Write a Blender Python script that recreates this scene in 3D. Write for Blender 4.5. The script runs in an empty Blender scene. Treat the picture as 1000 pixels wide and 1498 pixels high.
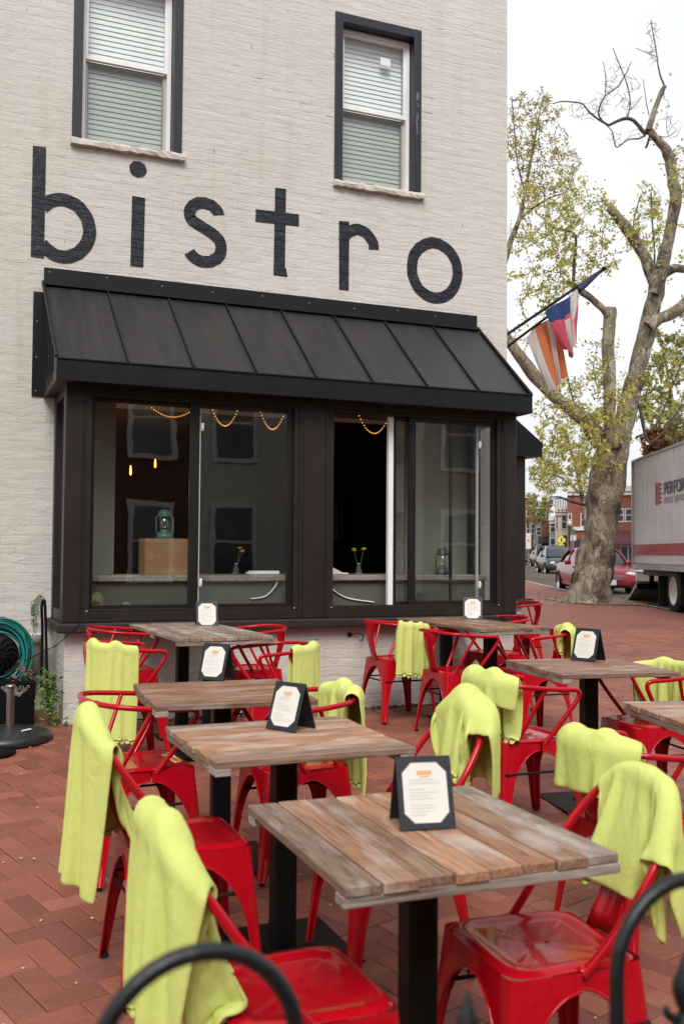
# Bistro terrace with red metal chairs - everything is built in code.
import bpy, math, random
import numpy as np
from mathutils import Vector, Matrix
random.seed(7); rng = np.random.default_rng(7)
sc = bpy.context.scene
COL = sc.collection
PI = math.pi

# ---------------------------------------------------------------- camera
F_PX, H_EYE = 1456.0, 1.53
YAW, PIT, ROL = (math.radians(a) for a in (22.6, 2.35, .42))
_fw = np.array([math.sin(YAW)*math.cos(PIT), math.cos(YAW)*math.cos(PIT), math.sin(PIT)])
_rt = np.array([math.cos(YAW), -math.sin(YAW), 0.]); _up = np.cross(_rt, _fw)
_c, _s = math.cos(ROL), math.sin(ROL)
CAM_R = np.array([_c*_rt+_s*_up, -_s*_rt+_c*_up, _fw]); EYE = np.array([0., 0., H_EYE])
def at(x, y, zc):                                  # a point of the picture at a given distance
    return EYE + CAM_R.T @ np.array([(x-500)/F_PX*zc, -(y-749)/F_PX*zc, zc])
def on_y(x, y, Y):
    d = CAM_R.T @ np.array([(x-500)/F_PX, -(y-749)/F_PX, 1.]); return EYE + d*(Y/d[1])
def zg(Y):                                         # ground height: the terrace climbs to the building
    return .041*Y if Y < 7.5 else .3075+.005*(Y-7.5)
def on_ground(x, y):
    d = CAM_R.T @ np.array([(x-500)/F_PX, -(y-749)/F_PX, 1.]); lo, hi = .3, 400.
    for _ in range(50):
        m = (lo+hi)/2; p = EYE+d*m
        if p[2] > zg(p[1]): lo = m
        else: hi = m
    return EYE+d*lo
cam = bpy.data.cameras.new('camera'); camo = bpy.data.objects.new('camera', cam); COL.objects.link(camo)
cam.sensor_fit = 'HORIZONTAL'; cam.sensor_width = 24.; cam.lens = F_PX/1000*24.
m = Matrix.Identity(4)
for i in range(3):
    m[i][0] = CAM_R[0][i]; m[i][1] = CAM_R[1][i]; m[i][2] = -CAM_R[2][i]; m[i][3] = EYE[i]
camo.matrix_world = m
cam.clip_start = .05; cam.clip_end = 2000
cam.dof.use_dof = True; cam.dof.focus_distance = 7.6; cam.dof.aperture_fstop = 4.5
sc.camera = camo

# ---------------------------------------------------------------- mesh helper
class MB:
    def __init__(s): s.v = []; s.f = []; s.c = []; s.smooth = []; s.mi = []
    def add(s, vs, fs, col=None, smooth=False, mi=0):
        o = len(s.v); s.v += [tuple(float(q) for q in p) for p in vs]
        for f in fs:
            s.f.append(tuple(i+o for i in f)); s.c.append(col if col is not None else (.5, .5, .5)); s.smooth.append(smooth); s.mi.append(mi)
    def box(s, c, d, rz=0., col=None, taper=1., bev=0., M=None, mi=0):
        x, y, z = d[0]/2, d[1]/2, d[2]/2
        if bev > 0:
            b = min(bev, x*.45, y*.45, z*.45); vs = []; fs = []
            # chamfered box: 24 vertices
            for sx in (-1, 1):
                for sy in (-1, 1):
                    for sz in (-1, 1):
                        vs += [(sx*x, sy*(y-b), sz*(z-b)), (sx*(x-b), sy*y, sz*(z-b)), (sx*(x-b), sy*(y-b), sz*z)]
            I = lambda a, b_, c_, k: ((a*2+b_)*2+c_)*3+k
            fs += [(I(0,0,0,0), I(0,0,1,0), I(0,1,1,0), I(0,1,0,0)), (I(1,0,0,0), I(1,1,0,0), I(1,1,1,0), I(1,0,1,0)),
                   (I(0,0,0,1), I(1,0,0,1), I(1,0,1,1), I(0,0,1,1)), (I(0,1,0,1), I(0,1,1,1), I(1,1,1,1), I(1,1,0,1)),
                   (I(0,0,0,2), I(0,1,0,2), I(1,1,0,2), I(1,0,0,2)), (I(0,0,1,2), I(1,0,1,2), I(1,1,1,2), I(0,1,1,2))]
            for a in (0, 1):
                for b_ in (0, 1):
                    fs += [(I(a,b_,0,0), I(a,b_,1,0), I(a,b_,1,1), I(a,b_,0,1)), (I(a,0,b_,0), I(a,1,b_,0), I(a,1,b_,2), I(a,0,b_,2)),
                           (I(0,a,b_,1), I(1,a,b_,1), I(1,a,b_,2), I(0,a,b_,2))]
                    for c_ in (0, 1): fs.append((I(a,b_,c_,0), I(a,b_,c_,1), I(a,b_,c_,2)))
        else:
            vs = [(sx*x*(taper if sz > 0 else 1), sy*y*(taper if sz > 0 else 1), sz*z) for sz in (-1, 1) for sx, sy in ((-1,-1), (1,-1), (1,1), (-1,1))]
            fs = [(3,2,1,0), (4,5,6,7), (0,1,5,4), (1,2,6,5), (2,3,7,6), (3,0,4,7)]
        if M is not None: vs = [M @ Vector(p) for p in vs]
        cr, sr = math.cos(rz), math.sin(rz)
        s.add([(c[0]+p[0]*cr-p[1]*sr, c[1]+p[0]*sr+p[1]*cr, c[2]+p[2]) for p in vs], fs, col, mi=mi)
    def box2(s, a, b, **k):
        s.box([(a[i]+b[i])/2 for i in range(3)], [abs(b[i]-a[i]) for i in range(3)], **k)
    def tube(s, pts, r, n=8, caps=True, col=None, closed=False, smooth=True):
        P = [np.array(p, float) for p in pts]; m_ = len(P)
        R = list(r) if hasattr(r, '__len__') else [r]*m_
        T = []
        for i in range(m_):
            a = P[(i-1) % m_] if closed else P[max(i-1, 0)]; b = P[(i+1) % m_] if closed else P[min(i+1, m_-1)]
            t = b-a; T.append(t/(np.linalg.norm(t)+1e-9))
        u = np.cross(T[0], [0, 0, 1.]); 
        if np.linalg.norm(u) < .05: u = np.cross(T[0], [1., 0, 0])
        u /= np.linalg.norm(u); vs = []
        for i in range(m_):
            u = u-T[i]*(u@T[i]); u /= np.linalg.norm(u)+1e-9; w = np.cross(T[i], u)
            for k in range(n):
                a = 2*PI*k/n; vs.append(P[i]+R[i]*(math.cos(a)*u+math.sin(a)*w))
        fs = []
        for i in range(m_ if closed else m_-1):
            j = (i+1) % m_
            for k in range(n): fs.append((i*n+k, i*n+(k+1) % n, j*n+(k+1) % n, j*n+k))
        s.add(vs, fs, col, smooth)
        if caps and not closed:
            s.add(vs[:n], [tuple(range(n))[::-1]], col); s.add(vs[-n:], [tuple(range(n))], col)
    def lathe(s, prof, n=24, c=(0, 0, 0), col=None, smooth=True, ax='z'):
        vs = []; 
        for r_, z in prof:
            for k in range(n):
                a = 2*PI*k/n; p = (r_*math.cos(a), r_*math.sin(a), z)
                if ax == 'y': p = (p[0], p[2], p[1])
                if ax == 'x': p = (p[2], p[0], p[1])
                vs.append((c[0]+p[0], c[1]+p[1], c[2]+p[2]))
        fs = [(i*n+k, i*n+(k+1) % n, (i+1)*n+(k+1) % n, (i+1)*n+k) for i in range(len(prof)-1) for k in range(n)]
        s.add(vs, fs, col, smooth)
    def prism(s, poly, y0, y1, ax='y', col=None, mi=0):    # outline extruded; ax = the axis it is extruded along
        n = len(poly); vs = []
        for t in (y0, y1):
            for a, b in poly: vs.append({'y': (a, t, b), 'x': (t, a, b), 'z': (a, b, t)}[ax])
        s.add(vs, [tuple(range(n)), tuple(range(2*n-1, n-1, -1))]+[(i, i+n, (i+1) % n+n, (i+1) % n) for i in range(n)], col, mi=mi)
    def islands(s):
        par = list(range(len(s.v)))
        def fd(a):
            while par[a] != a: par[a] = par[par[a]]; a = par[a]
            return a
        for f in s.f:
            for q in f[1:]: par[fd(q)] = fd(f[0])
        out = {}
        for k, f in enumerate(s.f): out.setdefault(fd(f[0]), []).append(k)
        return list(out.values())
    def each(s, name, m_, parent=None, **kw):      # every separate piece becomes a part of its own
        res = []
        for ks in s.islands():
            q = MB(); mp = {}
            for k in ks:
                for i in s.f[k]:
                    if i not in mp: mp[i] = len(q.v); q.v.append(s.v[i])
                q.f.append(tuple(mp[i] for i in s.f[k])); q.c.append(s.c[k]); q.smooth.append(s.smooth[k]); q.mi.append(s.mi[k])
            res.append(q.build(name, m_, parent, **kw))
        return res
    def build(s, name, m_, parent=None, loc=(0, 0, 0), rz=0., bevel=0., sub=0):
        me = bpy.data.meshes.new(name); me.from_pydata(s.v, [], s.f); me.update()
        for mm in (m_ if isinstance(m_, (list, tuple)) else [m_]): me.materials.append(mm)
        me.polygons.foreach_set('use_smooth', s.smooth); me.polygons.foreach_set('material_index', s.mi)
        if any(c != (.5, .5, .5) for c in s.c):
            at_ = me.color_attributes.new('tint', 'FLOAT_COLOR', 'CORNER'); buf = []
            for f, c in zip(s.f, s.c): buf += [c[0], c[1], c[2], 1.]*len(f)
            at_.data.foreach_set('color', buf)
        o = bpy.data.objects.new(name, me); COL.objects.link(o); o.parent = parent; o.location = loc; o.rotation_euler = (0, 0, rz)
        if bevel:
            b = o.modifiers.new('bevel', 'BEVEL'); b.width = bevel; b.segments = 2; b.limit_method = 'ANGLE'; b.angle_limit = .6
        if sub:
            b = o.modifiers.new('sub', 'SUBSURF'); b.levels = b.render_levels = sub
        return o
def fix_normals(o):
    import bmesh
    bm = bmesh.new(); bm.from_mesh(o.data); bmesh.ops.remove_doubles(bm, verts=bm.verts, dist=1e-5); bmesh.ops.recalc_face_normals(bm, faces=bm.faces); bm.to_mesh(o.data); bm.free()
    return o
def tag(o, label=None, cat=None, group=None, kind=None):
    if label: o['label'] = label
    if cat: o['category'] = cat
    if group: o['group'] = group
    if kind: o['kind'] = kind
    return o
def thing(name, label, cat, loc=(0, 0, 0), rz=0., group=None):
    o = bpy.data.objects.new(name, None); COL.objects.link(o); o.empty_display_size = .2
    o.location = loc; o.rotation_euler = (0, 0, rz)
    return tag(o, label, cat, group)
def copy_tree(o, parent=None):
    c = o.copy(); COL.objects.link(c); c.parent = parent
    for ch in KIDS.get(o.name, list(o.children)): copy_tree(ch, c)
    return c
KIDS = {}
def dup(o, loc, rz, label, group=None):
    c = copy_tree(o); c.location = loc; c.rotation_euler = (0, 0, rz); c['label'] = label
    if group: c['group'] = group
    return c
def spline(pts, n=6):
    P = [np.array(p, float) for p in pts]; out = []
    for i in range(len(P)-1):
        a, b, c, d = P[max(i-1, 0)], P[i], P[i+1], P[min(i+2, len(P)-1)]
        for k in range(n):
            t = k/n; out.append(.5*(2*b+(c-a)*t+(2*a-5*b+4*c-d)*t*t+(3*b-a-3*c+d)*t**3))
    return out+[P[-1]]
def stroke2d(pts, w, closed=False):                # a painted stroke: quads of constant width in the plane
    P = [np.array(p, float) for p in pts]; n = len(P); L = []; R = []
    for i in range(n):
        a = P[(i-1) % n] if closed else P[max(i-1, 0)]; b = P[(i+1) % n] if closed else P[min(i+1, n-1)]
        t = b-a; t /= np.linalg.norm(t)+1e-9; q = np.array([-t[1], t[0]])*w/2; L.append(P[i]+q); R.append(P[i]-q)
    return L, R

# ---------------------------------------------------------------- materials
def new_mat(name):
    m_ = bpy.data.materials.new(name); m_.use_nodes = True; nt = m_.node_tree
    return m_, nt, nt.nodes['Principled BSDF']
class G:                                           # tiny node-graph helper
    def __init__(s, nt): s.nt = nt
    def n(s, t, **k):
        q = s.nt.nodes.new(t)
        for a, b in k.items(): setattr(q, a, b)
        return q
    def l(s, a, b): s.nt.links.new(a, b)
    def val(s, sock, v):
        if isinstance(v, bpy.types.NodeSocket): s.l(v, sock)
        else: sock.default_value = v
    def math(s, op, a, b=0., c=0., clamp=False):
        q = s.n('ShaderNodeMath', operation=op, use_clamp=clamp); s.val(q.inputs[0], a); s.val(q.inputs[1], b); s.val(q.inputs[2], c); return q.outputs[0]
    def coord(s, kind='Object', scale=(1, 1, 1), rot=(0, 0, 0), loc=(0, 0, 0)):
        t = s.n('ShaderNodeTexCoord'); mp = s.n('ShaderNodeMapping'); mp.inputs['Scale'].default_value = scale; mp.inputs['Rotation'].default_value = rot; mp.inputs['Location'].default_value = loc
        s.l(t.outputs[kind], mp.inputs[0]); return mp.outputs[0]
    def noise(s, v, scale, detail=4, rough=.55, out=0, dist=0.):
        q = s.n('ShaderNodeTexNoise'); q.inputs['Scale'].default_value = scale; q.inputs['Detail'].default_value = detail; q.inputs['Roughness'].default_value = rough; q.inputs['Distortion'].default_value = dist
        if v is not None: s.l(v, q.inputs['Vector'])
        return q.outputs[out]
    def ramp(s, fac, stops):
        q = s.n('ShaderNodeValToRGB'); el = q.color_ramp.elements
        while len(el) < len(stops): el.new(.5)
        for e, (p, c) in zip(el, stops): e.position = p; e.color = (*c, 1) if len(c) == 3 else c
        s.val(q.inputs[0], fac); return q.outputs[0]
    def mix(s, fac, a, b, blend='MIX'):
        q = s.n('ShaderNodeMix', data_type='RGBA', blend_type=blend); s.val(q.inputs[0], fac)
        for sock, v in ((q.inputs[6], a), (q.inputs[7], b)): s.val(sock, (*v, 1) if isinstance(v, tuple) and len(v) == 3 else v)
        return q.outputs[2]
    def bump(s, h, strength=.3, dist=.01, normal=None):
        q = s.n('ShaderNodeBump'); q.inputs['Strength'].default_value = strength; q.inputs['Distance'].default_value = dist; s.l(h, q.inputs['Height'])
        if normal is not None: s.l(normal, q.inputs['Normal'])
        return q.outputs[0]
    def attr(s, name): return s.n('ShaderNodeAttribute', attribute_name=name).outputs['Color']
def g3(c): return (c, c, c)
def plain(name, c, rough=.5, metal=0., coat=0., var=.12, scale=6., bump=0., bscale=60., spec=None, sheen=0.):
    m_, nt, b = new_mat(name); g = G(nt); v = g.coord()
    n_ = g.noise(v, scale, 5); f = g.ramp(n_, [(.3, g3(0.)), (.7, g3(1.))])
    g.l(g.mix(f, tuple(x*(1-var) for x in c), tuple(min(1, x*(1+var)) for x in c)), b.inputs['Base Color'])
    b.inputs['Roughness'].default_value = rough; b.inputs['Metallic'].default_value = metal
    r = g.math('MULTIPLY_ADD', g.noise(v, scale*3, 3), .24*rough, rough*.88); g.l(r, b.inputs['Roughness'])
    if coat: b.inputs['Coat Weight'].default_value = coat; b.inputs['Coat Roughness'].default_value = .08
    if sheen: b.inputs['Sheen Weight'].default_value = sheen; b.inputs['Sheen Roughness'].default_value = .5
    if spec is not None: b.inputs['Specular IOR Level'].default_value = spec
    if bump: g.l(g.bump(g.noise(v, bscale, 4), bump, .004), b.inputs['Normal'])
    return m_
def emit(name, c, e):
    m_, nt, b = new_mat(name); b.inputs['Base Color'].default_value = (*c, 1); b.inputs['Emission Color'].default_value = (*c, 1); b.inputs['Emission Strength'].default_value = e; return m_
def glass(name, tint=(.9, .95, .93), ior=1.5, extra=1.):
    m_ = bpy.data.materials.new(name); m_.use_nodes = True; nt = m_.node_tree; nt.nodes.clear(); g = G(nt)
    out = g.n('ShaderNodeOutputMaterial'); t = g.n('ShaderNodeBsdfTransparent'); t.inputs[0].default_value = (*tint, 1)
    gl = g.n('ShaderNodeBsdfGlossy'); gl.inputs['Roughness'].default_value = .012; gl.inputs['Color'].default_value = (.97, 1, .99, 1)
    lw = g.n('ShaderNodeLayerWeight'); lw.inputs[0].default_value = .5; f = g.math('MULTIPLY', g.math('MULTIPLY_ADD', g.math('POWER', lw.outputs['Facing'], 5.), .96, .042), extra, clamp=True)
    v = g.coord(scale=(1, 1, 1)); bm = g.bump(g.noise(v, 1.7, 2), .05, .02); g.l(bm, gl.inputs['Normal'])
    mx = g.n('ShaderNodeMixShader'); g.l(f, mx.inputs[0]); g.l(t.outputs[0], mx.inputs[1]); g.l(gl.outputs[0], mx.inputs[2]); g.l(mx.outputs[0], out.inputs[0])
    return m_

def brick_mat(name, c1, c2, mortar, bw=.215, bh=.0725, msize=.009, axis='xz', painted=False, rough=.75, bump=.5, cstr=1., wear=False):
    """procedural brick wall; axis tells which object axes lie in the wall"""
    m_, nt, b = new_mat(name); g = G(nt); v = g.coord()
    sp = g.n('ShaderNodeSeparateXYZ'); g.l(v, sp.inputs[0]); cb = g.n('ShaderNodeCombineXYZ')
    a = {'xz': 0, 'yz': 1, 'xy': 0}[axis]; bb = {'xz': 2, 'yz': 2, 'xy': 1}[axis]
    wob = g.noise(v, 3.1, 3, .5, out=1); w2 = g.n('ShaderNodeSeparateXYZ'); g.l(wob, w2.inputs[0])
    g.l(g.math('ADD', sp.outputs[a], g.math('MULTIPLY', w2.outputs[0], .045)), cb.inputs[0])
    g.l(g.math('ADD', sp.outputs[bb], g.math('MULTIPLY', w2.outputs[1], .05)), cb.inputs[1])
    br = g.n('ShaderNodeTexBrick'); g.l(cb.outputs[0], br.inputs['Vector']); br.inputs['Scale'].default_value = 1.
    br.inputs['Brick Width'].default_value = bw; br.inputs['Row Height'].default_value = bh; br.inputs['Mortar Size'].default_value = msize; br.inputs['Mortar Smooth'].default_value = .6 if painted else .3
    br.inputs['Color1'].default_value = (*c1, 1); br.inputs['Color2'].default_value = (*c2, 1); br.inputs['Mortar'].default_value = (*mortar, 1); br.inputs['Bias'].default_value = 0
    big = g.noise(v, .55, 5, .6); mid = g.noise(v, 5., 5, .6); fine = g.noise(v, 45., 4, .6)
    col = br.outputs['Color']
    col = g.mix(g.ramp(big, [(.35, g3(0.)), (.7, g3(1.))]), col, g.mix(1., col, (.90, .895, .88) if painted else (.8, .78, .78), 'MULTIPLY'))
    col = g.mix(g.ramp(mid, [(.42, g3(0.)), (.75, g3(.55))]), col, g.mix(1., col, (.93, .92, .91) if painted else (.72, .7, .7), 'MULTIPLY'))
    mor = br.outputs['Fac']
    # stretched horizontal lumps, chipped edges and cracks of old brickwork
    vs = g.coord(scale=((3., 3., 11.) if axis != 'xy' else (5, 5, 5))); lump = g.noise(vs, 1.5, 5, .62)
    chip = g.ramp(g.noise(g.coord(scale=(4., 4., 13.)), 1.35, 6, .7), [(.60, g3(0.)), (.69, g3(1.))])
    if painted:
        fade = g.ramp(g.noise(v, .9, 4, .6), [(.38, g3(.25)), (.66, g3(1.))])
        hgt = g.math('MULTIPLY_ADD', g.math('MULTIPLY', mor, fade), -.20, g.math('MULTIPLY_ADD', lump, 1.25, g.math('MULTIPLY', fine, .22)))
        hgt = g.math('MULTIPLY_ADD', chip, -.45, hgt)
        crk = g.math('MULTIPLY', g.ramp(mor, [(.55, g3(0.)), (.95, g3(1.))]), g.ramp(g.noise(g.coord(scale=(1.6, 1.6, 5.)), 1.9, 4, .6), [(.64, g3(0.)), (.72, g3(1.))]))
        col = g.mix(g.math('MULTIPLY', crk, .75), col, (.10, .085, .07))
        spk = g.ramp(g.noise(v, 17., 2, .5), [(.77, g3(0.)), (.80, g3(.6))]); col = g.mix(spk, col, g.mix(1., col, (.55, .5, .45), 'MULTIPLY'))
        # soot streaks running down
        st = g.ramp(g.noise(g.coord(scale=(6., 6., .5)), 1.2, 4, .6), [(.55, g3(0.)), (.80, g3(.7))]); col = g.mix(st, col, g.mix(1., col, (.88, .86, .82), 'MULTIPLY'))
        if wear:
            wr = g.ramp(g.noise(v, 26., 5, .7), [(.54, g3(0.)), (.70, g3(.5))]); col = g.mix(wr, col, (.085, .095, .125))
    else:
        hgt = g.math('MULTIPLY_ADD', mor, -.8, g.math('MULTIPLY_ADD', lump, .4, g.math('MULTIPLY', fine, .3)))
    g.l(col, b.inputs['Base Color']); b.inputs['Roughness'].default_value = rough; b.inputs['Specular IOR Level'].default_value = .35
    g.l(g.bump(hgt, bump, .02), b.inputs['Normal'])
    return m_

CREAM = (.615, .588, .542)
M = {}
M['wall'] = brick_mat('painted brick', CREAM, tuple(x*.965 for x in CREAM), tuple(x*.95 for x in CREAM), painted=True, bump=.42)
M['wall_side'] = brick_mat('painted brick side', CREAM, tuple(x*.965 for x in CREAM), tuple(x*.93 for x in CREAM), axis='yz', painted=True, bump=.55)
M['letter'] = brick_mat('navy paint on brick', (.009, .011, .019), (.011, .013, .021), (.007, .008, .013), painted=True, bump=.55, rough=.55, wear=True)
M['navy'] = plain('navy window paint', (.009, .0115, .019), .45, var=.25, scale=14, bump=.25)
M['vinyl'] = plain('white vinyl', (.82, .81, .81), .35, var=.05)
M['sill'] = plain('painted stone sill', (.58, .53, .47), .8, var=.12, scale=9, bump=.8, bscale=22)
M['tin'] = plain('black standing seam', (.0125, .0118, .0122), .40, var=.35, scale=2.2, bump=.12, bscale=4, spec=.5)
def tin_mat():
    m_, nt, b = new_mat('black standing seam'); g = G(nt); v = g.coord(); st = g.noise(g.coord(scale=(16., 1.2, 1.2)), 1.3, 5, .6); n2 = g.noise(v, 1.6, 4)
    col = g.mix(g.ramp(st, [(.42, g3(0.)), (.75, g3(1.))]), (.0105, .010, .0103), (.021, .0195, .019)); col = g.mix(g.ramp(n2, [(.4, g3(0.)), (.7, g3(.7))]), col, (.016, .0145, .014)); sp = g.ramp(g.noise(v, 42., 3, .6), [(.72, g3(0.)), (.76, g3(.5))]); col = g.mix(sp, col, (.07, .066, .06))
    g.l(col, b.inputs['Base Color']); g.l(g.math('MULTIPLY_ADD', st, .22, .32), b.inputs['Roughness']); b.inputs['Specular IOR Level'].default_value = .5; g.l(g.bump(n2, .35, .05), b.inputs['Normal']); return m_
M['tin'] = tin_mat()
M['tin_trim'] = plain('black metal trim', (.0055, .0055, .0075), .4, var=.25, spec=.35)
M['brown'] = plain('dark brown aluminium', (.021, .0142, .0125), .42, var=.2, spec=.35)
M['brown_dark'] = plain('dark sash', (.009, .0075, .007), .45, var=.2, spec=.35)
M['ledge'] = plain('weathered ledge', (.014, .011, .011), .6, var=.6, scale=18, bump=.3)
M['glass'] = glass('window glass', (.90, .94, .925), 1.5, 3.0)
M['glass_up'] = glass('upper glass', (.925, .95, .945), 1.5, 1.2)
M['red'] = None
def red_paint():
    m_, nt, b = new_mat('glossy red enamel'); g = G(nt); v = g.coord()
    f = g.noise(v, 9., 5); sc_ = g.ramp(g.noise(v, 55., 6, .75), [(.66, g3(0.)), (.71, g3(1.))])
    col = g.mix(f, (.365, .002, .008), (.455, .0045, .013)); col = g.mix(g.math('MULTIPLY', sc_, .55), col, (.12, .01, .012))
    g.l(col, b.inputs['Base Color']); b.inputs['Roughness'].default_value = .2; b.inputs['Coat Weight'].default_value = .42; b.inputs['Specular IOR Level'].default_value = .12
    g.l(g.math('MULTIPLY_ADD', g.noise(v, 14., 4), .06, .01), b.inputs['Coat Roughness']); g.l(g.bump(g.noise(v, 16., 3), .05, .003), b.inputs['Normal'])
    return m_
M['red'] = red_paint()
M['rubber'] = plain('black rubber', (.008, .008, .008), .7, spec=.25)
M['black'] = plain('black powder coat', (.003, .003, .0033), .5, var=.2, spec=.2)
M['iron'] = plain('black wrought iron', (.005, .0055, .007), .42, var=.3, scale=30, bump=.3, bscale=80)
def fabric(name, c):
    m_, nt, b = new_mat(name); g = G(nt); v = g.coord()
    f = g.ramp(g.noise(v, 5., 4), [(.3, g3(0.)), (.7, g3(1.))]); fz = g.noise(v, 380., 3, .7)
    col = g.mix(f, tuple(x*.94 for x in c), c); col = g.mix(g.math('MULTIPLY', fz, .35), col, tuple(min(1., x*1.12) for x in c))
    g.l(col, b.inputs['Base Color']); b.inputs['Roughness'].default_value = .95; b.inputs['Specular IOR Level'].default_value = .15
    b.inputs['Sheen Weight'].default_value = .35; b.inputs['Sheen Roughness'].default_value = .5; b.inputs['Sheen Tint'].default_value = (*c, 1)
    wr = g.noise(g.coord(scale=(1., 1., .45)), 21., 4, .6, dist=.8); g.l(g.bump(g.math('ADD', g.noise(v, 420., 3), g.noise(v, 60., 3)), .4, .003, g.bump(wr, .42, .014)), b.inputs['Normal'])
    return m_
M['lime'] = fabric('lime fleece', (.585, .645, .19))
def wood_mat(name, ax='y', grey=(.36, .285, .235), tan=(.50, .30, .19), wash=.5):
    m_, nt, b = new_mat(name); g = G(nt); t = g.attr('tint'); s3 = g.n('ShaderNodeSeparateColor'); g.l(t, s3.inputs[0])
    off = g.n('ShaderNodeCombineXYZ'); g.l(g.math('MULTIPLY', s3.outputs[0], 17.), off.inputs[0]); g.l(g.math('MULTIPLY', s3.outputs[1], 23.), off.inputs[1])
    def vec(scale):
        q = g.n('ShaderNodeVectorMath', operation='ADD'); g.l(g.coord(scale=scale), q.inputs[0]); g.l(off.outputs[0], q.inputs[1]); return q.outputs[0]
    grain = g.noise(vec((75, 3.5, 75)), 1.4, 6, .7); fine = g.noise(vec((260, 9, 260)), 1., 4, .6); blot = g.noise(vec((9, 3.2, 9)), 1., 5, .6); knot = g.noise(vec((14, 9, 14)), 1., 3)
    base = g.mix(s3.outputs[0], tan, grey); base = g.mix(s3.outputs[1], g.mix(1., base, (.90, .89, .89), 'MULTIPLY'), g.mix(1., base, (1.12, .98, .88), 'MULTIPLY'))
    col = g.mix(g.ramp(grain, [(.32, g3(0.)), (.66, g3(1.))]), g.mix(1., base, (.46, .38, .32), 'MULTIPLY'), base)
    col = g.mix(g.ramp(fine, [(.36, g3(.8)), (.5, g3(0.))]), col, g.mix(1., col, (.42, .35, .3), 'MULTIPLY'))
    col = g.mix(g.math('MULTIPLY', g.ramp(blot, [(.50, g3(0.)), (.66, g3(1.))]), wash), col, (.62, .56, .51))
    col = g.mix(g.ramp(knot, [(.70, g3(0.)), (.80, g3(.7))]), col, (.13, .085, .06))
    col = g.mix(g.math('MULTIPLY', s3.outputs[2], .75), col, g.mix(1., col, (.35, .32, .3), 'MULTIPLY'))
    g.l(col, b.inputs['Base Color']); g.l(g.math('MULTIPLY_ADD', blot, .25, .42), b.inputs['Roughness']); b.inputs['Specular IOR Level'].default_value = .4
    g.l(g.bump(g.math('ADD', g.math('MULTIPLY', grain, 1.), g.math('MULTIPLY', fine, .5)), .5, .004), b.inputs['Normal'])
    return m_
M['wood'] = wood_mat('weathered planks')
M['wood_grey'] = wood_mat('grey weathered planks', grey=(.36, .335, .31), tan=(.42, .33, .26), wash=.5)
M['wood_dark'] = wood_mat('brown planks', grey=(.27, .185, .145), tan=(.37, .215, .14), wash=.35)
M['paver'] = None
def paver_mat():
    m_, nt, b = new_mat('clay pavers'); g = G(nt); t = g.attr('tint'); v = g.coord()
    n1 = g.noise(v, 3., 5, .6); n2 = g.noise(v, 70., 5, .65); n3 = g.noise(v, .7, 4)
    col = g.mix(g.ramp(n1, [(.35, g3(0.)), (.7, g3(.6))]), t, g.mix(1., t, (.74, .72, .74), 'MULTIPLY'))
    col = g.mix(g.ramp(n2, [(.35, g3(.45)), (.55, g3(0.))]), col, g.mix(1., col, (.55, .52, .52), 'MULTIPLY'))
    col = g.mix(g.ramp(n3, [(.4, g3(0.)), (.75, g3(.35))]), col, g.mix(1., col, (.66, .62, .60), 'MULTIPLY'))
    sp = g.ramp(g.noise(v, 130., 2, .5), [(.76, g3(0.)), (.79, g3(.5))]); col = g.mix(sp, col, (.5, .42, .38))
    st = g.ramp(g.noise(v, 1.9, 3, .5, dist=1.2), [(.70, g3(0.)), (.76, g3(.3))]); col = g.mix(st, col, (.07, .05, .045))
    g.l(col, b.inputs['Base Color']); g.l(g.math('MULTIPLY_ADD', n1, .3, .45), b.inputs['Roughness']); b.inputs['Specular IOR Level'].default_value = .4
    g.l(g.bump(g.math('ADD', n2, g.noise(v, 25., 4)), .35, .004), b.inputs['Normal']); return m_
M['paver'] = paver_mat()
M['sand'] = plain('joint sand', (.085, .058, .042), .95, var=.5, scale=12, bump=.5, bscale=160)
M['paper'] = plain('menu paper', (.68, .655, .61), .7, var=.03)
M['menu_black'] = plain('menu leatherette', (.008, .009, .013), .5, var=.2, bump=.25, bscale=220)
M['ink'] = plain('grey menu print', (.42, .40, .38), .8)
M['ink_orange'] = plain('orange menu print', (.72, .36, .17), .8)
M['steel'] = plain('brushed steel', (.32, .29, .27), .35, 1., var=.2)

# ---------------------------------------------------------------- sky and light (bright overcast)
w = bpy.data.worlds.new('World'); sc.world = w; w.use_nodes = True; nt = w.node_tree; g = G(nt)
bg = nt.nodes['Background']; sky = g.n('ShaderNodeTexSky', sky_type='NISHITA', sun_disc=False)
SUN_EL, SUN_AZ = math.radians(48), math.radians(203)      # azimuth from +Y, clockwise: behind the camera's left
sky.sun_elevation = SUN_EL; sky.sun_rotation = SUN_AZ; sky.air_density = 1.; sky.dust_density = 4.; sky.ozone_density = 1.
hs = g.n('ShaderNodeHueSaturation'); hs.inputs['Saturation'].default_value = .12; g.l(sky.outputs[0], hs.inputs['Color'])
cl = g.noise(g.coord('Generated', scale=(1, 1, 2.2)), 1.6, 5, .55)
cloud = g.ramp(cl, [(.34, (7.3, 7.55, 8.0)), (.66, (9.8, 9.9, 10.1))])
g.l(g.mix(.82, hs.outputs[0], cloud), bg.inputs[0]); bg.inputs[1].default_value = .064
sun = bpy.data.lights.new('sun', 'SUN'); suno = bpy.data.objects.new('sun', sun); COL.objects.link(suno)
sun.energy = 1.5; sun.angle = math.radians(28); sun.color = (1., .965, .92)
sd = Vector((math.sin(SUN_AZ)*math.cos(SUN_EL), math.cos(SUN_AZ)*math.cos(SUN_EL), math.sin(SUN_EL)))
suno.rotation_euler = sd.to_track_quat('Z', 'Y').to_euler(); suno.location = (0, 0, 30)
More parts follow.
